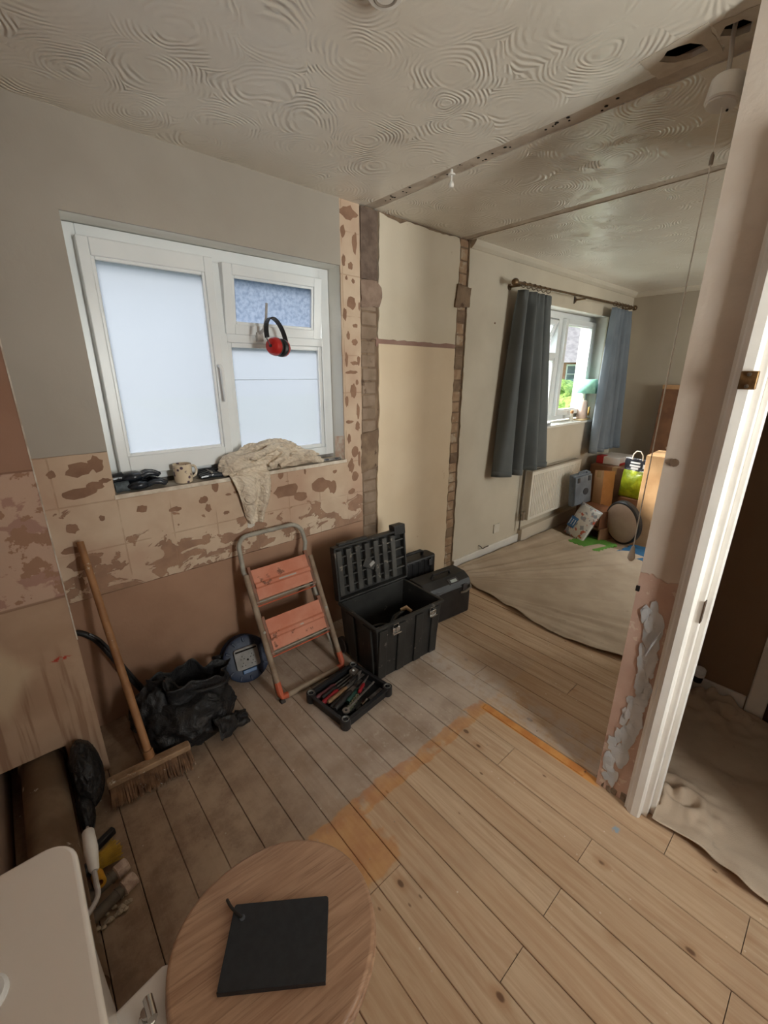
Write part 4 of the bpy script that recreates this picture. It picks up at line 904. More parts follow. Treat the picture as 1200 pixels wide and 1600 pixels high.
# ---------------------------------------------------------------- pull switch dangling from the ceiling
ps = thing('pull_cord_switch', 'white ceiling pull switch dangling from its cable with long cord', 'pull switch', (1.562, .448, 2.24))
CX, CY = 1.562, .448
MB().tube([(1.585, .462, 2.41), (1.583, .462, 2.36), (1.574, .455, 2.32), (1.562, .45, 2.265)], .0055, 8).build('cable', M('grey_cable', (196, 190, 182), rough=.5), ps)
sw = Matrix.Translation((CX, CY, 2.24)) @ rx(.10).to_4x4() @ ry(.14).to_4x4()
MB(sw).lathe([(0, .028), (.036, .028), (.039, .024), (.040, -.020), (.037, -.0245), (.0345, -.025), (.0335, -.029), (0, -.030)], n=40).build('housing', M('white_switch_plastic', (232, 228, 220), rough=.3), ps, angle=25)
MB(sw).lathe([(0, -.031), (.003, -.031), (.003, -.034), (0, -.034)], (.018, -.012, 0), n=8).build('screw_hole', BLACK_VOID, ps)
MB().tube([(CX, CY, 2.21), (CX, CY, 2.105)], .0011, 6).build('upper_cord', M('white_cord', (250, 248, 242), (250, 248, 242)), ps)
MB().lathe([(0, 0), (.005, 0), (.005, .02), (.002, .028), (0, .028)], (CX, CY, 2.085), n=10).build('cord_joiner', M('grey_joiner', (150, 140, 128), rough=.4), ps)
MB().tube([(CX, CY, 2.085), (CX, CY, .975)], .0018, 6).build('long_cord', M('white_cord', (250, 248, 242), (250, 248, 242)), ps)
MB().lathe([(0, 0), (.006, .0), (.0115, .008), (.012, .015), (.009, .03), (.005, .052), (.003, .056), (0, .056)], (CX, CY, .925), n=16).build('cord_pull', M('white_switch_plastic', (232, 228, 220)), ps)
# small ceiling fitting hanging at the first gap, and the round fitting at the top edge of the picture
fx = thing('ceiling_hook', 'small white cord hook hanging from the first ceiling gap', 'hook', (1.655, 1.44, 2.30))
MB().lathe([(0, 0), (.016, 0), (.016, .005), (.007, .008), (.005, .022), (0, .022)], (1.655, 1.44, 2.357), n=14).build('plate', M('white_switch_plastic', (232, 228, 220)), fx)
MB().lathe([(0, 0), (.010, .002), (.012, .012), (.009, .022), (.004, .026), (.004, .05), (0, .05)], (1.655, 1.44, 2.312), n=14).build('weight', M('white_switch_plastic', (232, 228, 220)), fx)
fx = thing('smoke_alarm', 'round white ceiling fitting at the top edge of the view', 'alarm', (.835, .945, 2.35))
MB().lathe([(0, 0), (.038, .002), (.045, .010), (.047, .026), (0, .03)], (.835, .945, 2.35), n=32).build('cover', M('white_switch_plastic', (232, 228, 220)), fx)
MB().lathe([(.020, .0), (.024, -.002), (.028, .0)], (.835, .945, 2.351), n=24).build('vent_ring', M('grey_joiner', (150, 140, 128)), fx)
#PART4
# ================================================================= things in the stripped room
def P(name, *a, **k): return M(name, *a, **k)
# ---------------------------------------------------------------- broom
bl = thing('broom', 'stiff wooden yard broom leaning in the corner beside the black sack', 'broom', (.16, 1.575, 0))
HW = M('worn_broom_wood', (164, 118, 78), (138, 96, 62), 9, .6, bump=.0006, dirt=(190, 170, 146), dirt_t=.64, dirt_scale=30)
MB().tube([(.166, 1.605, .085), (.150, 1.78, .45), (.131, 1.985, .905)], [.0145, .0145, .013], 14).build('handle', HW, bl)
hm = Matrix.Translation((.160, 1.572, .075)) @ rz(-.055).to_4x4() @ rx(-.15).to_4x4()
MB(hm).rrect((0, 0), (.295, .046), .010, -.008, .014).build('head', M('dusty_broom_head', (168, 138, 108), (132, 102, 76), 14, .75, bump=.0008, dirt=(206, 194, 176), dirt_t=.6, dirt_scale=26), bl, bevel=.004)
MB().tube([(.166, 1.600, .075), (.1645, 1.612, .112)], [.020, .018], 14).build('socket', HW, bl)
bs = MB(hm); rr = random.Random(2)
for i in range(58):
    for j in range(12):
        x = -.140+.280*i/57+rr.uniform(-.003, .003); y = -.020+.040*j/11+rr.uniform(-.002, .002)
        dx, dy = rr.uniform(-.009, .009), -.026+rr.uniform(-.014, .012)-(.010 if j < 3 else 0); L = -.070+rr.uniform(0, .006); w_ = .0026
        bs.add([(x-w_, y, -.006), (x+w_, y, -.006), (x, y+w_, -.006), (x+dx-w_*.6, y+dy, L), (x+dx+w_*.6, y+dy, L)], [(0, 1, 4, 3), (1, 2, 4), (2, 0, 3), (0, 2, 1), (2, 3, 4)])
o = bs.build('bristles', M('brown_bristle', (132, 98, 70), (98, 70, 50), 30, .8, dirt=(214, 206, 192), dirt_t=.64, dirt_scale=40), bl, smooth=False); o['kind'] = 'stuff'

# ---------------------------------------------------------------- hose along the wall
HO = M('black_rubber', (40, 38, 38), (28, 27, 27), 20, .4)
pts = [(.046, 1.985, .520), (.075, 1.975, .505), (.11, 1.965, .46), (.15, 1.955, .36), (.19, 1.945, .25), (.235, 1.93, .14), (.27, 1.90, .06), (.33, 1.88, .02)]
def smoothpath(pts, k=6):
    out = []; P_ = [Vector(p) for p in pts]; n = len(P_)
    for i in range(n-1):
        p0, p1, p2, p3 = P_[max(i-1, 0)], P_[i], P_[i+1], P_[min(i+2, n-1)]
        for j in range(k):
            t = j/k; out.append(.5*((2*p1)+(-p0+p2)*t+(2*p0-5*p1+4*p2-p3)*t*t+(-p0+3*p1-3*p2+p3)*t**3))
    out.append(P_[-1]); return out
o = MB().tube(smoothpath(pts), .012, 12).tube(smoothpath([(x+.012, y-.018, z+.006) for x, y, z in pts[1:]]), .006, 8).build('hose', HO); tag(o, 'black rubber hose and cable curving down the wall behind the broom', 'hose')

# ---------------------------------------------------------------- black rubble sacks
g = NM('black_sack_plastic'); p = g.obj(); h_ = g.math('ADD', g.noise(p, 16, 6, .62, .6), g.math('MULTIPLY', g.vor(g.mapping(p, (1, 1, 1)), 9, 'DISTANCE_TO_EDGE'), .6))
g.bump(h_, .016); SACK = g.fin(g.mix(g.ss(g.noise(p, 12, 4), .55, .7), s2l((34, 33, 34)), s2l((52, 48, 46))), .42, 0, .4)
mb = MB().blob((.36, 1.73, .085), (.19, .155, .115), .24, 4.0, 3, 5, floor=.002)
mb.blob((.26, 1.80, .13), (.11, .09, .13), .34, 4.5, 8, 4, floor=.002)
def openmouth(u, v):   # gathered open mouth standing up at the wall side
    a = PI*2*u; r = .13+.02*math.sin(5*a)+.02*noise.noise(Vector((math.cos(a)*2, math.sin(a)*2, v*2)))
    return (.41+r*1.05*math.cos(a)*(1+.15*v), 1.775+r*.62*math.sin(a), .10+.155*v*(1-.25*math.cos(a))+.03*noise.noise(Vector((math.cos(a)*3, math.sin(a)*3, 5)))*v)
sk_ = mb.build('rubble_sack', SACK, angle=70); tag(sk_, 'large crumpled black rubble sack on the floor behind the broom head', 'rubble sack', 'black sacks')
MB().grid(openmouth, 72, 14).build('open_mouth', SACK, sk_, sol=.001, angle=60)
def corner(u, v):
    x = .42+.15*v+.02*noise.noise(Vector((u*4, v*3, 1))); y = 1.50+.15*u+.06*v*(1-u)+.02*noise.noise(Vector((u*4, v*3, 9)))
    return (x, y, .022+.10*math.sin(PI*min(1, u*.8+.15))*(1-v*.55)+.022*noise.noise(Vector((u*7, v*6, 4))))
MB().grid(corner, 30, 24).build('loose_corner', SACK, sk_, sol=.001, angle=60)
MB().tube(smoothpath([(.30, 1.86, .262), (.33, 1.78, .235), (.36, 1.70, .225), (.48, 1.66, .215), (.55, 1.70, .20)]), .006, 7).build('rolled_rim', SACK, sk_)
o = MB().blob((-.035, 1.64, .125), (.050, .12, .115), .22, 3.2, 12, 5, floor=.002).blob((-.062, 1.52, .07), (.026, .08, .060), .24, 3.5, 15, 4, floor=.002).build('rubble_sack', SACK, angle=70)
tag(o, 'narrow black sack stuffed beside the brown soil pipe', 'rubble sack', 'black sacks')

# ---------------------------------------------------------------- soil pipe on the floor, under the boxing
PIP = M('dusty_brown_pipe', (128, 106, 84), (104, 82, 62), 6, .75, bump=.0008, dirt=(206, 196, 180), dirt_t=.68, dirt_scale=16)
pp_ = thing('soil_pipe', 'thick dusty brown soil pipe running under the plaster boxing', 'pipe', (-.155, 1.50, .12))
MB().tube([(-.155, 1.94, .125), (-.155, 1.35, .125), (-.155, .90, .125)], .064, 32).build('barrel', PIP, pp_)
MB().tube([(-.155, 1.86, .125), (-.155, 1.80, .125)], .072, 32).build('socket', PIP, pp_)
MB().tube([(-.155, 1.00, .125), (-.155, .92, .125)], .072, 32).build('socket', PIP, pp_)
MB().bx(-.19, -.12, 1.60, 1.64, 0, .062).build('pipe_block', TIMBER, pp_); MB().bx(-.19, -.12, 1.05, 1.09, 0, .062).build('pipe_block', TIMBER, pp_)

# ---------------------------------------------------------------- cable reel leaning on the wall
rc = Matrix.Translation((.70, 1.885, .128)) @ rz(-.10).to_4x4() @ rx(math.radians(90-26)).to_4x4()
RB = M('navy_reel_plastic', (34, 46, 72), (26, 36, 58), 10, .5, dirt=(86, 84, 88), dirt_t=.62); RG = M('grey_socket_plate', (150, 146, 142), (128, 124, 120), 14, .6, dirt=(100, 92, 84), dirt_t=.64)
cr = thing('cable_reel', 'dusty navy blue extension cable reel with grey socket face', 'cable reel', (.70, 1.885, 0))
MB(rc).lathe([(0, .028), (.060, .030), (.105, .034), (.118, .028), (.120, .018), (.110, .012), (.070, .010)], n=40).build('front_flange', RB, cr)
MB(rc).lathe([(.07, -.052), (.112, -.052), (.120, -.058), (.118, -.068), (0, -.068)], n=40).build('rear_flange', RB, cr)
mb = MB(rc)
for k in range(5): mb.tube([((.088+.002*(k % 2))*math.cos(a*PI/14), (.088+.002*(k % 2))*math.sin(a*PI/14), -.046+.0115*k) for a in range(28)], .0058, 7, close=True)
mb.build('wound_cable', HO, cr)
MB(rc).lathe([(.03, -.06), (.068, -.06), (.068, .012), (.03, .012)], n=24).build('drum', RB, cr)
for k in range(12):
    a = k*PI/6; MB(rc).box((.100*math.cos(a), .100*math.sin(a), .036), (.024, .010, .006), rz(a)).build('flange_rib', RB, cr, bevel=.002)
pl_ = MB(rc).rrect((0, .006), (.122, .108), .014, .030, .046).build('socket_plate', RG, cr, bevel=.003)
MB(rc).box((0, .046, .047), (.108, .008, .003)).build('plate_slot', BLACK_VOID, pl_)
mb = MB(rc)
for (x, y) in ((-.025, .012), (.025, .012), (-.025, -.022), (.025, -.022)):
    for dx, dy in ((0, .007), (-.008, -.006), (.008, -.006)): mb.box((x+dx, y+dy, .0465), (.004, .004, .002))
mb.lathe([(0, .046), (.005, .046), (.005, .049), (0, .049)], (0, -.004, 0), n=10)
mb.build('socket_holes', BLACK_VOID, pl_)
MB(rc).box((0, -.062, .038), (.07, .020, .010)).build('blue_label', M('mid_blue_plastic', (58, 92, 138), rough=.4), cr, bevel=.003)
MB(rc).tube([(-.070, .03, -.02), (-.125, .05, -.015), (-.150, .055, .01)], .011, 10).build('winding_handle', M('dark_handle_plastic', (40, 36, 36), rough=.5), cr)
MB().tube([(.60, 1.96, .03), (.62, 1.93, .02), (.78, 1.93, .02), (.80, 1.96, .03)], .009, 8).build('stand_foot', M('dark_handle_plastic', (40, 36, 36)), cr)

# ---------------------------------------------------------------- step ladder
lv = Vector((0, .37, .74)).normalized(); ln_ = Vector((1, 0, 0)).cross(lv)   # ln_ points out of the frame towards the room
LM = Matrix((Vector((1, 0, 0)), lv, ln_)).transposed().to_4x4(); LM.translation = (.755, 1.612, .012)
if (LM @ Vector((0, 0, 1))).y > LM.translation.y+.01: pass
LT = M('paint_spattered_tube', (160, 142, 122), (130, 108, 88), 12, .65, bump=.0005, dirt=(176, 112, 86), dirt_t=.66, dirt_scale=9)
LG = M('grey_tube', (168, 162, 150), (146, 140, 128), 16, .5, dirt=(110, 98, 86), dirt_t=.66)
LO = M('faded_orange_tread', (206, 138, 112), (194, 116, 88), 6, .6, bump=.0006, dirt=(122, 76, 56), dirt_t=.62, dirt_scale=15)
LC = M('orange_corner_cap', (196, 98, 66), (178, 84, 56), 8, .6, dirt=(180, 160, 140), dirt_t=.62)
la = thing('step_ladder', 'folded metal step ladder with two faded orange treads leaning on wall', 'step ladder', (.945, 1.62, 0))
Wd = .375; f = .0148
def rc_path(x0, x1, v0, v1, r, z=0, top=True, n=6):
    """U of tube: up one side, rounded corners, down the other"""
    pts = [(x0, v0, z)]
    for i in range(n+1):
        a = PI-PI/2*i/n; pts.append((x0+r+r*math.cos(a), v1-r+r*math.sin(a), z))
    for i in range(n+1):
        a = PI/2-PI/2*i/n; pts.append((x1-r+r*math.cos(a), v1-r+r*math.sin(a), z))
    pts.append((x1, v0, z)); return pts
# front frame: rectangular loop, square foot corners
MB(LM).tube([(0, .64, 0), (0, .3, 0), (0, .03, 0), (.006, .012, 0), (.03, .006, 0), (Wd-.03, .006, 0), (Wd-.006, .012, 0), (Wd, .03, 0), (Wd, .3, 0), (Wd, .64, 0)], f, 12).build('front_frame', LT, la)
# handle loop rising above, set back
MB(LM).tube([(.014, .34, -.022), (.010, .60, -.022), (-.004, .66, -.010), (-.002, .70, 0)]+[(p_[0], p_[1], 0) for p_ in rc_path(.004, Wd-.004, .76, .832, .062)[1:-1]]+[(Wd-.004, .72, 0), (Wd-.022, .665, -.010), (Wd-.022, .60, -.022), (Wd-.018, .34, -.022)], .0115, 12).build('handle_loop', LG, la)
# rear leg frame folded behind
MB(LM).tube([(.022, .56, -.040), (.020, .3, -.040), (-.004, -.012, -.034)], .010, 8).build('rear_leg', LG, la)
MB(LM).tube([(Wd-.022, .56, -.040), (Wd-.020, .3, -.040), (Wd+.004, -.004, -.034)], .010, 8).build('rear_leg', LG, la)
for v0, v1, nm in ((.500, .655, 'upper'), (.238, .396, 'lower')):
    mb = MB(LM); pr_o = [(v0, .004), (v0, .012), (v0+.056, .013), (v0+.064, .022), (v0+.080, .022), (v0+.088, .013), (v1, .010), (v1, .002)]
    n = len(pr_o); x0, x1 = .026, Wd-.032
    mb.add([(x0, a, b) for a, b in pr_o]+[(x1, a, b) for a, b in pr_o], [tuple(range(n)), tuple(range(n, 2*n))]+[(i, (i+1) % n, (i+1) % n+n, i+n) for i in range(n)])
    t_ = mb.build('tread', LO, la, bevel=.0015, smooth=False)
    MB(LM).box(((x0+x1)/2+.02, v0+.072, .0228), (.10 if nm == 'upper' else .02, .007, .001)).build('worn_strip', M('worn_grey_strip', (188, 178, 166), rough=.6), t_, smooth=False)
    MB(LM).tube([(.012, v0-.010, .006), (Wd-.014, v0-.010, .006)], .0045, 8).build('tread_rail', LG, la)
    MB(LM).tube([(.016, v0-.030, -.006), (Wd-.018, v0-.030, -.006)], .0035, 8).build('tread_rail', LC, la)
    MB(LM).bx(.012, .028, v0-.02, v1+.02, -.008, .010).build('side_bracket', M('rusty_bracket', (142, 92, 70), (112, 82, 66), 20, .6), la, bevel=.002)
    MB(LM).bx(Wd-.036, Wd-.016, v0-.02, v1+.02, -.008, .010).build('side_bracket', M('rusty_bracket', (142, 92, 70), (112, 82, 66), 20, .6), la, bevel=.002)
for x in (.0, Wd):
    s_ = 1 if x == 0 else -1
    MB(LM).tube([(x, .085, 0), (x, .03, 0), (x+s_*.006, .010, 0), (x+s_*.035, .006, 0)], .0165, 10).build('corner_cap', LC, la)
    MB(LM).bx(x-.012, x+.012, -.020, .0, -.015, .012).build('foot_plug', M('dark_rubber', (58, 52, 48), rough=.8), la, bevel=.003)
    MB(LM).lathe([(0, .014), (.007, .014), (.007, .018), (0, .02)], (x+s_*.004, .34, 0), n=10).build('rivet', LG, la)

# ---------------------------------------------------------------- rolling tool chest, lid open
BK = M('dusty_black_plastic', (48, 47, 45), (38, 37, 36), 9, .5, bump=.0004, dirt=(104, 98, 90), dirt_t=.62, dirt_scale=14)
BKI = M('dusty_black_ribs', (78, 76, 72), (60, 58, 55), 9, .6, dirt=(132, 124, 112), dirt_t=.6, dirt_scale=16)
STL = M('bright_steel_latch', (206, 204, 200), (176, 174, 170), 30, .25, .9)
TM = Matrix.Translation((1.425, 1.545, 0)) @ rz(-.045).to_4x4()
tc_ = thing('tool_chest', 'large open black plastic tool chest with two steel latches', 'tool chest', (1.425, 1.545, 0))
X, Y, Z = .235, .165, .335
mb = MB(TM)
def wallp(mb, a, b, t, z0, z1, tap=.90):
    a0, b0 = Vector(a)*tap, Vector(b)*tap; a1, b1 = Vector(a), Vector(b); d = (b1-a1).normalized(); nn = Vector((-d.y, d.x))*t
    mb.add([(a0.x, a0.y, z0), (b0.x, b0.y, z0), (b0.x+nn.x, b0.y+nn.y, z0), (a0.x+nn.x, a0.y+nn.y, z0), (a1.x, a1.y, z1), (b1.x, b1.y, z1), (b1.x+nn.x, b1.y+nn.y, z1), (a1.x+nn.x, a1.y+nn.y, z1)],
           [(3, 2, 1, 0), (4, 5, 6, 7), (0, 1, 5, 4), (1, 2, 6, 5), (2, 3, 7, 6), (3, 0, 4, 7)])
cn = [(-X, -Y), (X, -Y), (X, Y), (-X, Y)]
for i in range(4): wallp(mb, cn[i], cn[(i+1) % 4], .008, .006, Z)
mb.bx(-X*.9, X*.9, -Y*.9, Y*.9, .006, .016)
body = mb.build('body', BK, tc_, bevel=.004, smooth=False)
mb = MB(TM)
for x in (-.20, -.07, .06, .185):   # vertical ribs on the front
    mb.box((x*.97, -Y*.955-.004, .165), (.052, .014, .30), rx(.052))
for y in (-.09, .06): mb.box((-X*.955-.003, y, .165), (.014, .07, .30), ry(-.075))
for y in (-.09, .06): mb.box((X*.955+.003, y, .165), (.014, .07, .30), ry(.075))
mb.build('outer_ribs', BK, tc_, bevel=.003, smooth=False)
mb = MB(TM); t2 = .014
mb.bx(-X-.008, X+.008, -Y-.010, -Y+.008, Z-.014, Z+.002); mb.bx(-X-.008, X+.008, Y-.008, Y+.010, Z-.014, Z+.002)
mb.bx(-X-.010, -X+.008, -Y, Y, Z-.014, Z+.002); mb.bx(X-.008, X+.010, -Y, Y, Z-.014, Z+.002)
mb.build('rim', BK, tc_, bevel=.003, smooth=False)
for x in (-.115, .15):
    L_ = MB(TM).box((x, -Y-.014, .292), (.046, .008, .030)).build('latch', STL, tc_, bevel=.002)
    m_ = MB(TM); 
    for k in (-1, 0, 1): m_.box((x+k*.011, -Y-.019, .294), (.004, .003, .024))
    m_.box((x, -Y-.020, .277), (.054, .012, .006)); m_.tube([(x-.018, -Y-.012, .305), (x-.016, -Y-.012, .325), (x+.016, -Y-.012, .325), (x+.018, -Y-.012, .305)], .0018, 6)
    m_.build('latch_wire', STL, L_)
MB(TM).lathe([(0, 0), (.003, 0), (.003, .004), (0, .004)], (-.172, -Y-.008, .285), rx(PI/2), 8).build('rivet', STL, tc_)
for s_ in (-1, 1): MB(TM).lathe([(0, -.014), (.045, -.014), (.048, -.008), (.048, .008), (.045, .014), (0, .014)], (s_*(X-.02), Y+.012, .049), ry(PI/2), 20).build('wheel', M('dark_rubber', (58, 52, 48)), tc_)
# lid standing up, leaning back a little
DM = TM @ Matrix.Translation((.012, Y+.008, Z+.004)) @ rx(-.12).to_4x4()
LX, LZ = .255, .335
mb = MB(DM); mb.bx(-LX, LX, .022, .032, 0, LZ-.02)
mb.bx(-LX, -LX+.012, -.016, .03, 0, LZ-.02); mb.bx(LX-.012, LX, -.016, .03, 0, LZ-.02); mb.bx(-LX, LX, -.016, .03, 0, .012); mb.bx(-LX, LX, -.016, .03, LZ-.034, LZ-.02)
mb.bx(LX-.085, LX, -.02, .036, LZ-.05, LZ+.012); mb.bx(-LX+.04, -.02, -.004, .03, LZ-.03, LZ-.008)
lid = mb.build('lid', BK, tc_, bevel=.005, smooth=False)
for k in range(7):
    x = -.222+.0635*k; MB(DM).bx(x-.017, x+.017, -.012, .024, .03+.004*(k % 2), LZ-.045).build('lid_rib', BKI, lid, bevel=.006, smooth=False)
mb = MB(DM)
for z in (.075, .135, .195, .25): mb.bx(-LX+.01, LX-.01, -.004, .024, z-.004, z+.004)
mb.build('cross_ribs', BKI, lid, bevel=.002, smooth=False)
MB(DM).box((-.03, -.014, .165), (.085, .010, .05), ry(.5)).build('centre_boss', BKI, lid, bevel=.004)
MB(DM).box((-.015, -.021, .165), (.036, .004, .022), ry(-.5)).build('grey_clip', M('grey_clip', (160, 158, 154), rough=.4), lid, bevel=.002)
MB(DM).tube([(-LX+.02, -.004, .004), (LX-.02, -.004, .004)], .008, 10).build('hinge', BK, lid)
# things inside the chest
ta = thing('hand_tool', 'black handled tool with cream end lying inside the open chest', 'tool', (1.45, 1.53, .20))
MB().tube([(1.37, 1.50, .20), (1.44, 1.53, .235), (1.52, 1.54, .24)], [.014, .016, .012], 10).build('grip', HO, ta)
MB().tube([(1.50, 1.545, .25), (1.53, 1.53, .262), (1.545, 1.50, .245)], [.010, .013, .008], 8).build('cream_end', M('cream_tool_end', (206, 176, 140), rough=.5), ta)
ta = thing('angle_grinder', 'black power tool body with red stripe inside the open chest', 'power tool', (1.36, 1.46, .18))
MB().tube([(1.30, 1.44, .20), (1.35, 1.455, .215), (1.43, 1.48, .21)], [.018, .026, .022], 12).build('motor_body', BK, ta)
MB().tube([(1.355, 1.452, .218), (1.385, 1.462, .220)], [.0275, .0265], 12).build('red_band', M('dark_red_plastic', (142, 34, 40), rough=.4), ta)
ta = thing('grey_clamp', 'round grey clamp lying inside the near left corner of the chest', 'clamp', (1.275, 1.475, .22))
MB().tube([(1.275+.032*math.cos(a*PI/7), 1.475+.032*math.sin(a*PI/7), .235+.006*math.sin(a)) for a in range(12)], .0065, 8).build('ring', M('grey_clip', (120, 120, 118), rough=.5), ta)
MB().tube([(1.24, 1.50, .24), (1.215, 1.53, .25)], .007, 8).build('stem', M('grey_clip', (120, 120, 118)), ta)
ta = thing('loose_cable', 'black coiled cable heaped at the bottom of the open chest', 'cable', (1.43, 1.56, .05))
MB().tube(smoothpath([(1.30+.10*math.cos(a*.9)+.1*(a/14), 1.54+.075*math.sin(a*.9), .10+.008*a) for a in range(15)], 3), .008, 7).build('coil', HO, ta)
MB().blob((1.43, 1.56, .08), (.17, .11, .055), .3, 5, 21, 4, floor=.02).build('heap', BK, ta)

# ---------------------------------------------------------------- two black cases behind the chest
CB = M('black_case', (46, 45, 46), (34, 33, 35), 8, .42, bump=.0004, dirt=(110, 104, 96), dirt_t=.66, dirt_scale=18)
cm = Matrix.Translation((1.92, 1.875, 0)) @ rz(-.06).to_4x4()
ca = thing('hard_case', 'upright black hard case against the cream panel behind the chest', 'tool case', (1.92, 1.875, 0))
MB(cm).rrect((0, 0), (.36, .11), .025, 0, .345).build('shell', CB, ca, bevel=.01)
MB(cm).rrect((0, 0), (.366, .118), .027, .165, .178).build('seam_band', CB, ca, bevel=.002)
mb = MB(cm)
for k in range(6): mb.bx(-.155+.055*k, -.13+.055*k, -.059, -.05, .19, .33)
mb.build('front_ribs', CB, ca, bevel=.003, smooth=False)
MB(cm).tube([(-.085, 0, .345), (-.08, -.01, .375), (-.05, -.015, .385), (.06, -.015, .385), (.085, -.01, .372), (.09, 0, .345)], .011, 10).build('carry_handle', CB, ca)
for x in (-.11, .12): MB(cm).box((x, -.061, .30), (.035, .008, .045)).build('latch', M('dark_grey_latch', (84, 82, 84), rough=.4), ca, bevel=.003)
dc = Matrix.Translation((1.965, 1.67, 0)) @ rz(-.10).to_4x4()
da = thing('tool_bag', 'lower black tool box with small pale badge right of the chest', 'tool case', (1.965, 1.67, 0))
MB(dc).rrect((0, 0), (.40, .24), .03, 0, .215).build('base', CB, da, bevel=.008)
mb = MB(dc); pts = [(-.12, .205), (.12, .205), (.112, .235), (.06, .275), (-.05, .275), (-.10, .245)]; n = 6
mb.add([(-.195, a, b) for a, b in pts]+[(.195, a, b) for a, b in pts], [tuple(range(n)), tuple(range(n, 2*n))]+[(i, (i+1) % n, (i+1) % n+n, i+n) for i in range(n)])
tl = mb.build('top_lid', CB, da, bevel=.008, smooth=False)
MB(dc).box((.05, -.088, .252), (.085, .045, .006), rx(.58)).build('badge_plate', M('dark_grey_latch', (84, 82, 84)), tl, bevel=.004)
MB(dc).box((.05, -.092, .2555), (.055, .022, .004), rx(.58)).build('pale_badge', M('pale_badge', (186, 196, 196), rough=.4), tl, bevel=.002)
MB(dc).tube([(.09, -.125, .17), (.12, -.145, .18), (.16, -.145, .195), (.185, -.12, .20)], .007, 8).build('grab_strap', M('grey_strap', (150, 142, 130), rough=.5), da)
MB(dc).tube([(-.08, -.02, .276), (-.07, -.02, .30), (.07, -.02, .30), (.08, -.02, .276)], .009, 8).build('top_handle', CB, da)
for x in (-.12, .13): MB(dc).box((x, -.123, .20), (.04, .008, .05)).build('latch', M('dark_grey_latch', (84, 82, 84)), da, bevel=.003)

# ---------------------------------------------------------------- tool tray on the floor
tm = Matrix.Translation((1.022, 1.408, 0)) @ rz(.115).to_4x4()
tt = thing('tool_tray', 'black lift-out tool tray full of hand tools on the floor', 'tool tray', (1.022, 1.408, 0))
mb = MB(tm); TX, TY, TZ = .152, .132, .052
mb.bx(-TX+.006, TX-.006, -TY+.006, TY-.006, .004, .012)
for s_ in (-1, 1):
    mb.box((s_*(TX-.004), 0, TZ/2), (.008, 2*TY, TZ)); mb.box((0, s_*(TY-.004), TZ/2), (2*TX-.01, .008, TZ))
mb.build('shell', CB, tt, bevel=.003, smooth=False)
mb = MB(tm)
for s_ in (-1, 1): mb.box((s_*(TX+.003), 0, TZ-.004), (.016, 2*TY-.03, .007)); mb.box((0, s_*(TY+.003), TZ-.004), (2*TX-.03, .016, .007))
mb.build('rim', CB, tt, bevel=.002, smooth=False)
for x, y in ((-1, -1), (1, -1), (1, 1), (-1, 1)):
    c_ = MB(tm).lathe([(0, 0), (.020, 0), (.024, .006), (.024, TZ), (.019, TZ+.003), (.013, TZ-.006), (0, TZ-.008)], (x*(TX-.008), y*(TY-.008), 0), n=20).build('corner_post', CB, tt)
    MB(tm).lathe([(.012, TZ-.001), (.016, TZ+.004), (.018, TZ+.001)], (x*(TX-.008), y*(TY-.008), 0), n=20).build('post_ring', M('worn_grey_ring', (120, 118, 112), rough=.4), c_)
RED = M('red_handle', (158, 36, 44), (132, 28, 36), 30, .35); GRN = M('dark_teal_handle', (36, 74, 66), (28, 58, 52), 30, .4); STE = M('tool_steel', (176, 172, 168), (140, 134, 128), 30, .35, .8)
BLKH = M('black_handle', (42, 40, 40), rough=.45); PNK = M('dusty_maroon_handle', (112, 60, 66), (90, 48, 54), 30, .5); WDH = M('worn_wood_handle', (150, 116, 84), (124, 92, 64), 30, .6)
def tool(kind, label, x, y, a, L, hm_, bm=STE, r=.010, z=.030, split=.5, flat=False):
    m = tm @ Matrix.Translation((x, y, z)) @ rz(a).to_4x4(); t = thing(kind, label, 'tool', (tm @ Vector((x, y, 0)))[:], 'hand tools in the tray')
    h = L*split
    MB(m).tube([(-L/2, 0, 0), (-L/2+h*.1, 0, 0), (-L/2+h*.5, 0, 0), (-L/2+h*.85, 0, 0), (-L/2+h, 0, 0)], [r*.7, r, r*.85, r*1.02, r*.6], 10).build('handle', hm_, t)
    if flat: MB(m).bx(-L/2+h, L/2, -.009, .009, -.0015, .0015).build('blade', bm, t, bevel=.0006, smooth=False)
    else:
        MB(m).tube([(-L/2+h, 0, 0), (L/2-.012, 0, 0), (L/2, 0, 0)], [.0032, .0032, .0016], 8).build('shaft', bm, t)
    return t
tool('screwdriver', 'screwdriver with dusty maroon handle along the far tray edge', -.01, .100, .04, .25, PNK, r=.012)
tool('screwdriver', 'screwdriver with black handle and bright shaft near the far tray edge', .0, .076, .06, .24, BLKH, r=.0115, z=.036, split=.42)
tool('screwdriver', 'dark red handled screwdriver with bright shaft in the tray', -.035, .050, .10, .22, RED, r=.012, z=.040)
tool('chisel', 'wood handled chisel lying near the tray middle', .005, .028, .06, .26, WDH, r=.011, z=.044, flat=True)
tool('file', 'black handled flat file across the tray middle', -.015, .004, .14, .24, BLKH, r=.014, z=.036, flat=True)
tool('knife', 'black trimming knife in the tray beside the teal screwdriver', -.05, -.022, .22, .17, BLKH, r=.015, z=.046, split=.8, flat=True)
tool('screwdriver', 'screwdriver with thick dark teal handle near the tray middle', .035, -.024, .28, .20, GRN, r=.016, z=.044)
tool('screwdriver', 'long red screwdriver lying at the right of the tray', .070, -.030, .40, .13, RED, r=.010, z=.060)
tool('scraper', 'slim black scraper along the near tray edge', .035, -.100, .05, .19, BLKH, r=.010, z=.030, flat=True)
t = thing('spanner', 'long bright steel spanner lying diagonally over the other tools', 'tool', (1.06, 1.34, 0), 'hand tools in the tray')
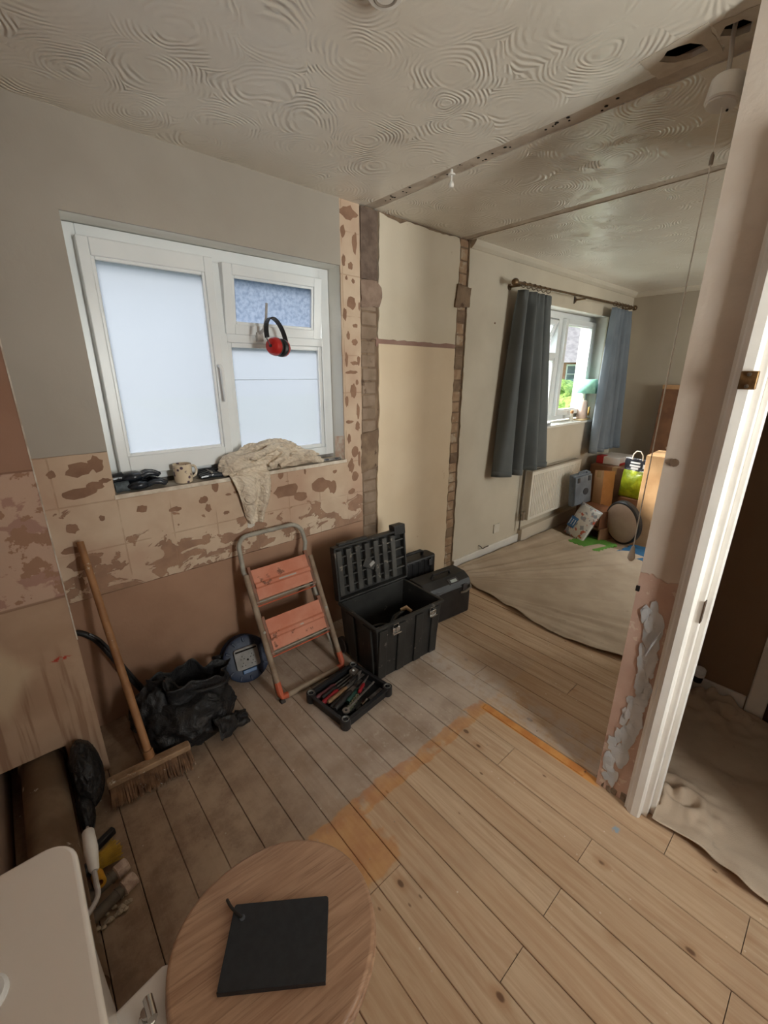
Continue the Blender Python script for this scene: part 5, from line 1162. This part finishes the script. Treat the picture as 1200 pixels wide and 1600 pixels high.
m = tm @ Matrix.Translation((.005, -.078, .062)) @ rz(.16).to_4x4()
MB(m).bx(-.11, .11, -.0045, .0045, -.002, .002).build('shank', STE, t, bevel=.001); MB(m).lathe([(.007, -.004), (.017, -.004), (.017, .004), (.007, .004), (.007, -.004)], (-.122, 0, 0), n=16).build('ring_end', STE, t)
t = thing('socket_set', 'row of greenish sockets at the near corner of the tray', 'tool', (.97, 1.31, 0), 'hand tools in the tray')
for k in range(5): MB(tm).lathe([(.004, .040), (.0095, .040), (.0095, .060), (.004, .060)], (-.085+.019*k, -.088+.006*k, 0), n=12).build('socket', M('olive_steel', (150, 150, 124), rough=.4, metal=.6), t)
MB(tm).bx(-.098, .005, -.10, -.055, .028, .038).build('socket_rail', BLKH, t, smooth=False)
t = thing('bit_holder', 'small bright steel bit holder beside the green sockets in the tray', 'tool', (1.02, 1.33, 0), 'hand tools in the tray')
MB(tm).tube([(-.03, -.112, .048), (.0, -.108, .048)], .0075, 10).build('barrel', M('chrome', (210, 208, 206), rough=.12, metal=1), t); MB(tm).tube([(.0, -.108, .048), (.016, -.106, .048)], .004, 8).build('tip', STE, t)
t = thing('pliers', 'grey pliers at the right end of the tray', 'tool', (1.12, 1.46, 0), 'hand tools in the tray')
m = tm @ Matrix.Translation((.10, .045, .052)) @ rz(.3).to_4x4()
for s_ in (-1, 1): MB(m).tube([(0, 0, 0), (-.03, s_*.012, 0), (-.07, s_*.014, 0)], [.005, .006, .005], 8).build('grip', BLKH, t)
MB(m).tube([(0, 0, 0), (.022, 0, 0), (.04, 0, 0)], [.009, .008, .003], 8).build('jaw', STE, t)
t = thing('tape_measure', 'small grey tape measure with white button in the tray corner', 'tool', (1.13, 1.50, 0), 'hand tools in the tray')
MB(tm).rrect((.115, .085), (.045, .05), .012, .014, .050).build('case', M('grey_tape_case', (112, 104, 98), rough=.5), t, bevel=.003)
MB(tm).lathe([(0, .048), (.007, .048), (.005, .054), (0, .055)], (.112, .09, 0), n=12).build('button', UPVC, t)

# ---------------------------------------------------------------- toilet (cistern, seat) in the near left
CER = M('white_ceramic', (238, 230, 222), (232, 224, 216), 2, .12, spec=.5)
to = thing('toilet', 'white close-coupled toilet with round-cornered cistern, near left', 'toilet', (-.03, .57, 0))
def rr_pts(x0, x1, y0, y1, r, n=8):
    pts = []
    for cx, cy, a0 in ((x1-r, y1-r, 0), (x0+r*.4, y1-r*.4, PI/2), (x0+r*.4, y0+r*.4, PI), (x1-r, y0+r, 3*PI/2)):
        q = r if cx > (x0+x1)/2 else r*.4
        for i in range(n+1): a = a0+PI/2*i/n; pts.append((cx+q*math.cos(a), cy+q*math.sin(a)))
    return pts
mb = MB(); mb.prism(rr_pts(-.265, -.054, .392, .742, .045), .775, .800); cl_ = mb.build('cistern_lid', CER, to, bevel=.007, seg=4)
mb = MB(); mb.prism(rr_pts(-.262, -.068, .405, .729, .04), .40, .775); mb.build('cistern', CER, to, bevel=.006, seg=3)
MB().lathe([(0, 0), (.026, 0), (.026, .004), (.022, .008), (0, .010)], (-.168, .567, .799), n=28).build('flush_button', M('glossy_white_button', (240, 240, 240), rough=.1), cl_)
# pan: egg shaped bowl lofted down to a pedestal
def egg(cx, cy, a, b, n=40, back=.0): return [(cx+a*math.cos(2*PI*k/n)*(1 if math.cos(2*PI*k/n) > 0 else .92), cy+b*math.sin(2*PI*k/n)) for k in range(n)]
vs = []; fs = []; n = 40
for (cx, a, b, z) in ((.12, .10, .09, 0), (.12, .105, .095, .03), (.10, .10, .085, .16), (.15, .16, .13, .28), (.185, .205, .172, .365), (.19, .212, .180, .385), (.19, .205, .172, .392)):
    vs += [(x, y, z) for x, y in egg(cx, .57, a, b, n)]
for i in range(6): fs += [(i*n+k, i*n+(k+1) % n, (i+1)*n+(k+1) % n, (i+1)*n+k) for k in range(n)]
fs += [tuple(range(n))[::-1], tuple(range(6*n, 7*n))]
MB().add(vs, fs).build('pan', CER, to, angle=60)
mb = MB(); mb.prism([(-.26, .40), (.05, .455), (.05, .685), (.018, .705), (-.075, .690), (-.26, .735)], .30, .392); mb.build('pan_shelf', CER, to, bevel=.008, seg=3)
g = NM('veneer_oak_seat'); p = g.pos(); q = g.mapping(p, (1, 1, 1)); 
rt = g.n('VectorRotate'); g.set(rt, 0, p); rt.inputs['Angle'].default_value = .12; q = g.mapping(rt.outputs[0], (1.6, 26, 1))
gr = g.noise(q, 2.2, 5, .6, 1.2); wv_ = g.noise(g.mapping(rt.outputs[0], (5, 130, 1)), 1.4, 3, .6)
col = g.mix(g.ss(gr, .3, .7), s2l((186, 150, 122)), s2l((158, 120, 94))); col = g.mix(g.math('MULTIPLY', g.ss(wv_, .52, .68), .55), col, s2l((128, 92, 70)))
g.bump(wv_, .0004); OAK = g.fin(col, .32, 0, .45)
def seat_ring(s_, z0, z1, name, bev=.006):
    mb = MB(); pts = []
    for k in range(56):
        a = 2*PI*k/56; c_, s2 = math.cos(a), math.sin(a)
        ax = .225 if c_ > 0 else .200; e = 2.0 if c_ > 0 else 2.35
        r_ = (abs(c_/ax)**e+abs(s2/.200)**e)**(-1/e)
        pts.append((.198+r_*c_*s_, .567+r_*s2*s_))
    mb.prism(pts, z0, z1); return mb.build(name, OAK, to, bevel=bev, seg=4, angle=50)
seat_ring(1.0, .394, .408, 'seat'); seat_ring(.985, .410, .428, 'seat_lid', .008)
for y in (.637, .497):
    MB().tube([(-.018, y-.018, .418), (-.018, y+.018, .418)], .009, 12).build('hinge', M('chrome', (210, 208, 206), rough=.12, metal=1), to)
    MB().lathe([(0, 0), (.016, 0), (.016, .004), (.009, .008), (.009, .026), (0, .026)], (-.026, y, .392), n=16).build('hinge_post', M('chrome', (210, 208, 206)), to)
# notebook on the lid
NBM = M('black_notebook_cover', (40, 41, 44), (34, 35, 38), 60, .55, bump=.0003, bscale=400)
NQ = [(.165, .674), (.326, .554), (.2475, .440), (.0805, .566)]
cx_ = sum(q[0] for q in NQ)/4; cy_ = sum(q[1] for q in NQ)/4; ang = math.atan2(NQ[1][1]-NQ[0][1], NQ[1][0]-NQ[0][0])
nm_ = Matrix.Translation((cx_, cy_, .4285)) @ rz(ang).to_4x4(); nb = thing('notebook', 'closed black notebook with elastic loop lying on the oak toilet lid', 'notebook', (cx_, cy_, .4285))
NL, NW_ = .204, .140
MB(nm_).rrect((0, 0), (NL, NW_), .006, 0, .0022).build('back_cover', NBM, nb, bevel=.0008)
MB(nm_).bx(-NL/2+.003, NL/2-.002, -NW_/2+.003, NW_/2-.002, .0022, .0115).build('pages', M('cream_pages', (222, 214, 196), (206, 198, 180), 90, .8), nb, smooth=False)
MB(nm_).rrect((0, 0), (NL, NW_), .006, .0115, .0137).build('front_cover', NBM, nb, bevel=.0009)
MB(nm_).bx(-NL/2, NL/2, -NW_/2-.0012, -NW_/2+.002, 0, .0137).build('spine', NBM, nb, bevel=.001)
MB(nm_).tube(smoothpath([(-NL/2+.022, NW_/2-.026, .0145), (-NL/2-.004, NW_/2-.008, .0165), (-NL/2-.020, NW_/2+.012, .010)]), .0032, 8).build('elastic_loop', BLKH, nb)
MB(nm_).lathe([(0, 0), (.006, 0), (.005, .0016), (0, .002)], (-NL/2+.022, NW_/2-.026, .0137), n=14).build('eyelet', M('dull_grey', (76, 78, 84), rough=.4), nb)

# ---------------------------------------------------------------- little things on the floor beside the toilet
PG = M('grey_plastic_tube', (112, 102, 90), (92, 82, 70), 14, .6, dirt=(160, 150, 136), dirt_t=.64); CAPM = M('pinkish_cloth_end', (206, 184, 168), (178, 154, 138), 60, .9, bump=.002, bscale=120)
for i, (a, b, lab) in enumerate((((-.16, 1.215, .036), (.010, 1.262, .036), 'upper grey tube with pinkish padded end lying on the floor'), ((-.16, 1.150, .024), (.020, 1.212, .024), 'lower grey tube with pinkish padded end beside the toilet'))):
    t = thing('paint_roller', lab, 'roller', (-.07, 1.22-.04*i, 0), 'padded tubes on the floor'); A, B_ = Vector(a), Vector(b)
    MB().tube([A, A.lerp(B_, .80)], .0165, 16).build('tube', PG, t)
    MB().tube([A.lerp(B_, .78), A.lerp(B_, .80), A.lerp(B_, .985), B_], [.017, .0215, .0215, .017], 18).build('padded_end', CAPM, t)
    MB().tube([A.lerp(B_, .70), A.lerp(B_, .73)], .0185, 16).build('collar', PG, t)
rb = thing('hand_brush', 'yellow bristled hand brush with black ferrule on the floor', 'brush', (-.03, 1.36, 0))
YB = M('yellow_bristle', (196, 156, 44), (164, 126, 34), 30, .6); mb = MB(); rr = random.Random(4)
for k in range(110):
    a = rr.uniform(-.42, .42); L = rr.uniform(.07, .085); o_ = Vector((-.078+rr.uniform(-.004, .004), 1.335+rr.uniform(-.028, .02), .016+rr.uniform(0, .02)))
    e_ = o_+Vector((math.cos(a+.25)*L, math.sin(a+.25)*L*.8, rr.uniform(-.012, .012))); s_ = Vector((0, .0018, 0)); u_ = Vector((0, 0, .0018))
    mb.add([o_-s_, o_+s_, o_+u_, e_-s_, e_+s_, e_+u_], [(0, 1, 4, 3), (1, 2, 5, 4), (2, 0, 3, 5), (3, 4, 5), (0, 2, 1)])
bb_ = mb.build('bristles', YB, rb, smooth=False); bb_['kind'] = 'stuff'
MB(Matrix.Translation((-.028, 1.408, .028)) @ rz(.45).to_4x4()).bx(-.045, .03, -.010, .010, -.012, .012).build('ferrule', BLKH, rb, bevel=.003)
MB().tube([(-.082, 1.335, .03), (-.12, 1.315, .03), (-.15, 1.30, .03)], [.020, .014, .012], 10).build('brush_handle', BLKH, rb)
yt = MB().lathe([(.0085, 0), (.017, 0), (.017, .05), (.0085, .05), (.0085, 0)], (-.070, 1.275, .052), ry(.25) @ rx(PI/2-.35), 20).build('yellow_tube', M('yellow_plastic_tube', (212, 158, 48), (190, 138, 40), 20, .5)); tag(yt, 'short hollow yellow plastic tube end beside the yellow brush', 'tube')
# margin trowel with white handle standing in the gap by the cistern
tw_ = thing('trowel', 'trowel with white handle and bent grey tang beside the cistern', 'trowel', (-.075, 1.13, .0))
MB().tube([(-.0595, 1.262, .255), (-.0605, 1.255, .252), (-.062, 1.20, .245), (-.065, 1.14, .235), (-.0655, 1.135, .234)], [.010, .0155, .0175, .0125, .009], 16).build('handle', M('white_switch_plastic', (232, 228, 220)), tw_)
MB().tube(smoothpath([(-.0655, 1.137, .234), (-.067, 1.11, .225), (-.070, 1.085, .205), (-.092, 1.06, .200), (-.12, 1.05, .196)]), .0068, 10).build('tang', STAY, tw_)
MB().bx(-.215, -.105, .95, 1.06, .190, .193).build('blade', STE, tw_, bevel=.0006, smooth=False)
MB().lathe([(0, 0), (.005, 0), (.004, .008), (0, .009)], (-.0595, 1.262, .255), rx(-PI/2), 10).build('end_rivet', STE, tw_)
# rubble crumbs, one by one
CRM = M('plaster_crumb', (186, 170, 148), (156, 138, 116), 30, .95, bump=.002); rr = random.Random(6)
for k in range(26):
    x = -.115+.13*rr.random(); y = 1.135+.05*rr.random()+.3*(x+.11)*.5; r_ = rr.uniform(.004, .012)
    o = MB().blob((x, y, r_*.5), (r_, r_*.8, r_*.6), .3, 5, k, 1, floor=.0005).build('plaster_crumb', CRM, smooth=False); tag(o, 'small pale plaster crumb on the boards below the grey tubes', 'rubble', 'plaster crumbs by the toilet')
rr = random.Random(16)
for k in range(22):
    x = rr.uniform(.2, 1.6); y = rr.uniform(.4, 1.5); r_ = rr.uniform(.0022, .0045)
    o = MB().blob((x, y, r_*.4+.0005), (r_, r_*.8, r_*.5), .3, 5, k, 1, floor=.0005).build('floor_chip', CRM, smooth=False); tag(o, 'tiny pale chip of plaster on the open floorboards', 'rubble', 'plaster chips on the floor')

# ---------------------------------------------------------------- window sill things
ZS1 = 1.064
g = NM('glossy_black_glove'); p = g.obj(); g.bump(g.noise(p, 30, 4), .003); GLV = g.fin(g.mix(g.ss(g.noise(p, 9, 3), .45, .6), s2l((26, 30, 36)), s2l((44, 50, 58))), .22, 0, .6)
GRYK = M('grey_knit_cuff', (96, 104, 108), (74, 82, 86), 60, .8)
def glove(name, label, base, yaw, s_, seed, cuffless=False):
    m = Matrix.Translation(base) @ rz(yaw).to_4x4(); rr = random.Random(seed); t = thing(name, label, 'glove', base, 'black work gloves on the sill')
    mb = MB(m); mb.blob((0, 0, .022*s_), (.052*s_, .042*s_, .022*s_), .12, 4, seed, 3, floor=.001)
    for k in range(4):
        y = (-.030+.020*k)*s_; L = (.070, .082, .078, .062)[k]*s_; x0 = .032*s_; z0 = .022*s_; b = rr.uniform(-.1, .12)
        mb.tube([(x0, y, z0), (x0+L*.35, y*1.12, z0+.010*s_), (x0+L*.7, y*1.2+b*.02, z0+.006*s_), (x0+L*.95, y*1.22+b*.03, z0-.004), (x0+L, y*1.22+b*.03, z0-.006)], [.0115*s_, .0115*s_, .011*s_, .009*s_, .004*s_], 10)
    mb.tube([(-.01*s_, .032*s_, .02), (.015*s_, .055*s_, .026), (.045*s_, .062*s_, .022), (.055*s_, .062*s_, .02)], [.014*s_, .013*s_, .011*s_, .004], 10)
    mb.build('rubber_palm', GLV, t, angle=80)
    MB(m).tube([(-.035*s_, 0, .022*s_), (-.060*s_, 0, .022*s_), (-.085*s_, 0, .020*s_)], [.024*s_, .021*s_, .023*s_], 16).build('knit_cuff', GLV if cuffless else GRYK, t)
glove('work_glove', 'black rubber work glove, lower of the two left of the mug', (.385, 2.052, ZS1+.001), -.04, 1.02, 1)
glove('work_glove', 'black rubber work glove, upper of the two left of the mug', (.37, 2.075, ZS1+.036), .04, 1.0, 2, True)
gp_ = thing('glove_bundle', 'folded black glove between the floral mug and the dust sheet', 'glove', (.70, 2.05, ZS1), 'black work gloves on the sill')
for k in range(4): MB().tube([(.645, 2.035+.013*k, ZS1+.016+.006*(k % 2)), (.69, 2.032+.015*k, ZS1+.022+.006*(k % 2)), (.76, 2.036+.013*k, ZS1+.014)], [.010, .013, .011], 10).build('finger', GLV, gp_)
MB().bx(.690, .700, 2.02, 2.09, ZS1+.032, ZS1+.040).build('strap', M('grey_strap', (150, 142, 130)), gp_, bevel=.002)
MB().tube([(.66, 2.10, ZS1+.025), (.80, 2.10, ZS1+.025)], [.018, .016], 10).build('palm', GLV, gp_)
g = NM('floral_mug_glaze'); p = g.obj(); v1 = g.vor(p, 46); v2_ = g.noise(p, 26, 2)
fm = g.math('MULTIPLY', g.math('SUBTRACT', 1.0, g.ss(v1, .26, .36)), g.ss(v2_, .47, .52)); col = g.mix(fm, s2l((226, 208, 180)), s2l((104, 84, 96)))
fm2 = g.math('MULTIPLY', g.math('SUBTRACT', 1.0, g.ss(g.vor(g.mapping(p, (1, 1, 1), (3, 1, 2)), 40), .2, .3)), g.ss(g.noise(p, 20, 2), .54, .58)); col = g.mix(fm2, col, s2l((150, 122, 70)))
MUG = g.fin(col, .2, 0, .5)
mg = thing('mug', 'cream china mug with dark floral pattern on the window sill', 'mug', (.575, 2.055, ZS1))
MB().lathe([(0, 0), (.033, 0), (.0375, .004), (.0395, .02), (.0405, .086), (.038, .087), (.037, .02), (.034, .008), (0, .007)], (.575, 2.055, ZS1+.001), n=32).build('cup', MUG, mg)
MB().tube(smoothpath([(.612, 2.062, ZS1+.072), (.632, 2.066, ZS1+.070), (.640, 2.068, ZS1+.048), (.632, 2.066, ZS1+.026), (.612, 2.062, ZS1+.022)]), .0052, 10).build('handle', M('cream_china', (226, 210, 186), rough=.2), mg)
MB().lathe([(0, 0), (.0365, 0)], (.575, 2.055, ZS1+.074), n=24).build('tea', M('milky_tea', (168, 116, 72), rough=.1), mg, sol=.001)
# bundled dust sheet with a tail hanging over the sill
g = NM('bundled_sheet'); p = g.obj(); st = g.n('TexWave'); st.bands_direction = 'DIAGONAL'; g.set(st, 0, p); st.inputs['Scale'].default_value = 26; st.inputs['Distortion'].default_value = 5
col = g.mix(g.ss(g.noise(p, 8, 4), .3, .7), s2l((236, 222, 202)), s2l((216, 198, 176))); col = g.mix(g.math('MULTIPLY', g.ss(st.outputs[0], .6, .9), .22), col, s2l((178, 156, 132)))
g.bump(g.math('ADD', g.math('MULTIPLY', g.noise(g.mapping(p, (1, 1, 1.5)), 17, 3, .5, 1.6), 1.0), g.math('MULTIPLY', g.noise(p, 120, 2), .08)), .022); BUN = g.fin(col, .9, 0, .15)
ds_ = None; mb = MB(); rr = random.Random(11)
def lobe(pts, rs, n=14): mb.tube(smoothpath(pts, 5), [rs[min(int(i/5), len(rs)-1)]*(1-(i % 5)/5)+rs[min(int(i/5)+1, len(rs)-1)]*((i % 5)/5) for i in range(5*(len(pts)-1)+1)], n)
B0 = ZS1
mb.blob((1.02, 2.068, B0+.072), (.19, .052, .078), .34, 5, 4, 5, floor=B0+.001)
mb.blob((.88, 2.05, B0+.055), (.14, .050, .060), .30, 5, 9, 4, floor=B0+.001)
mb.blob((1.18, 2.05, B0+.045), (.12, .045, .045), .28, 5, 13, 4, floor=B0+.001)
for k in range(34):
    x = .80+.44*rr.random(); y = 2.005+.05*rr.random(); z = B0+.03+.115*rr.random()*math.sin(PI*min(1, max(0, (x-.80)/.48))); a = rr.uniform(-.5, .9); L = rr.uniform(.05, .10); cv = rr.uniform(-.03, .03)
    lobe([(x-L*math.cos(a), y+.01, z-L*.5*abs(math.sin(a))), (x, y-.012+cv, z+.008), (x+L*math.cos(a), y+.008, z+L*.35*math.sin(a)-.012)], [.006, .0145, .005], 10)
for (a, b, c_) in (((.74, 2.06, .02), (.80, 2.01, .07), (.90, 2.03, .095)), ((.75, 2.03, .015), (.82, 1.995, .05), (.95, 2.0, .055)), ((.98, 2.0, .03), (1.06, 1.99, .075), (1.10, 2.04, .11)), ((1.04, 2.0, .02), (1.12, 1.995, .055), (1.20, 2.02, .04)), ((1.18, 2.04, .075), (1.25, 2.02, .03), (1.33, 2.03, .010)), ((.92, 2.0, .09), (1.0, 2.0, .12), (1.10, 2.05, .125)), ((1.02, 2.02, .115), (1.08, 1.995, .095), (1.06, 1.985, .055))):
    lobe([(p_[0], p_[1], p_[2]+B0) for p_ in (a, b, c_)], [.012, .021, .010])
bu = mb.build('bundled_dust_sheet', BUN, angle=80)
md = bu.modifiers.new('remesh', 'REMESH'); md.mode = 'VOXEL'; md.voxel_size = .0034; md.use_smooth_shade = True
md = bu.modifiers.new('smooth', 'SMOOTH'); md.factor = .5; md.iterations = 2
tag(bu, 'bundled cream dust sheet on the sill with a tail hanging down', 'dust sheet')
def tail(u, v):
    wd = .105*(1-.66*v)+.012; xc = .865+.03*v+.006*math.sin(v*5); x = xc+(u-.5)*2*wd*(.9)
    z = B0+.045-.30*v**.9; yb = 2.004-.03*math.sin(PI*min(1, v*1.1+.05))
    y = yb+.016*math.sin(u*11+v*2.5)*(.5+.5*v)+.004*math.sin(u*19+4*v)
    if v < .12: y = y+(.12-v)*.35; z = min(z, B0+.05)
    return (x, min(y, 2.012), z)
MB().grid(tail, 50, 60).build('hanging_tail', BUN, bu, sol=.003, angle=80)
# small multitool on the sill right
pk2 = thing('pocket_tool', 'small steel multitool lying on the sill right of the bundled sheet', 'tool', (1.40, 2.04, ZS1+.001))
MB(Matrix.Translation((1.395, 2.038, ZS1+.001)) @ rz(-.08).to_4x4()).bx(-.058, .058, -.008, .008, 0, .012).build('body', STE, pk2, bevel=.003)
for x in (-.035, .03): MB(Matrix.Translation((1.395, 2.038, ZS1+.001)) @ rz(-.08).to_4x4()).bx(x-.012, x+.012, -.0085, .0085, .004, .0125).build('grip_inlay', M('dull_grey', (76, 78, 84)), pk2, bevel=.002)
# ear defenders hung on the stay arm
ED = M('ear_cup_red', (196, 50, 44), (174, 40, 38), 9, .35); em = thing('ear_defenders', 'red and black ear defenders hanging from the window stay', 'ear defenders', (1.06, 1.99, 1.66))
ax_ = Vector((-.86, -.48, .06)).normalized(); up_ = Vector((-.10, .12, 1)).normalized(); ec = Vector((1.068, 1.985, 1.690))
band = [ec+ax_*(.080*math.cos(PI*(.0+i/18)))+up_*(.012+.098*math.sin(PI*(i/18))) for i in range(19)]
sd = ax_.cross(up_).normalized(); hbz = MB()
for i in range(18):
    p0, p1 = band[i], band[i+1]; d = (p1-p0).normalized(); w_ = sd*.0115; th = d.cross(sd).normalized()*.0024
    hbz.add([p0-w_-th, p0+w_-th, p0+w_+th, p0-w_+th, p1-w_-th, p1+w_-th, p1+w_+th, p1-w_+th], [(0, 1, 2, 3), (7, 6, 5, 4), (0, 4, 5, 1), (1, 5, 6, 2), (2, 6, 7, 3), (3, 7, 4, 0)])
hbz.build('headband', BLKH, em, smooth=False)
for s_ in (1, -1):
    c0 = ec+ax_*(s_*.030)-up_*.022; rt_ = (ax_*s_).to_track_quat('Z', 'Y').to_matrix()
    MB().lathe([(0, .034), (.018, .033), (.033, .027), (.040, .014), (.042, 0), (0, 0)], c0, rt_, 28).build('ear_cup', ED, em)
    MB().lathe([(.014, -.020), (.034, -.019), (.042, -.011), (.042, -.002), (.038, .002)], c0, rt_, 28).build('ear_cushion', BLKH, em)
    e0 = band[0 if s_ > 0 else 18]; MB().tube([e0+up_*.004, e0-up_*.006+ax_*(s_*.006), c0+ax_*(s_*.037)], .0028, 6).build('wire_yoke', M('dull_grey', (76, 78, 84)), em)
    MB().lathe([(0, .034), (.007, .034), (.007, .039), (0, .040)], c0, rt_, 12).build('pivot_button', BLKH, em)
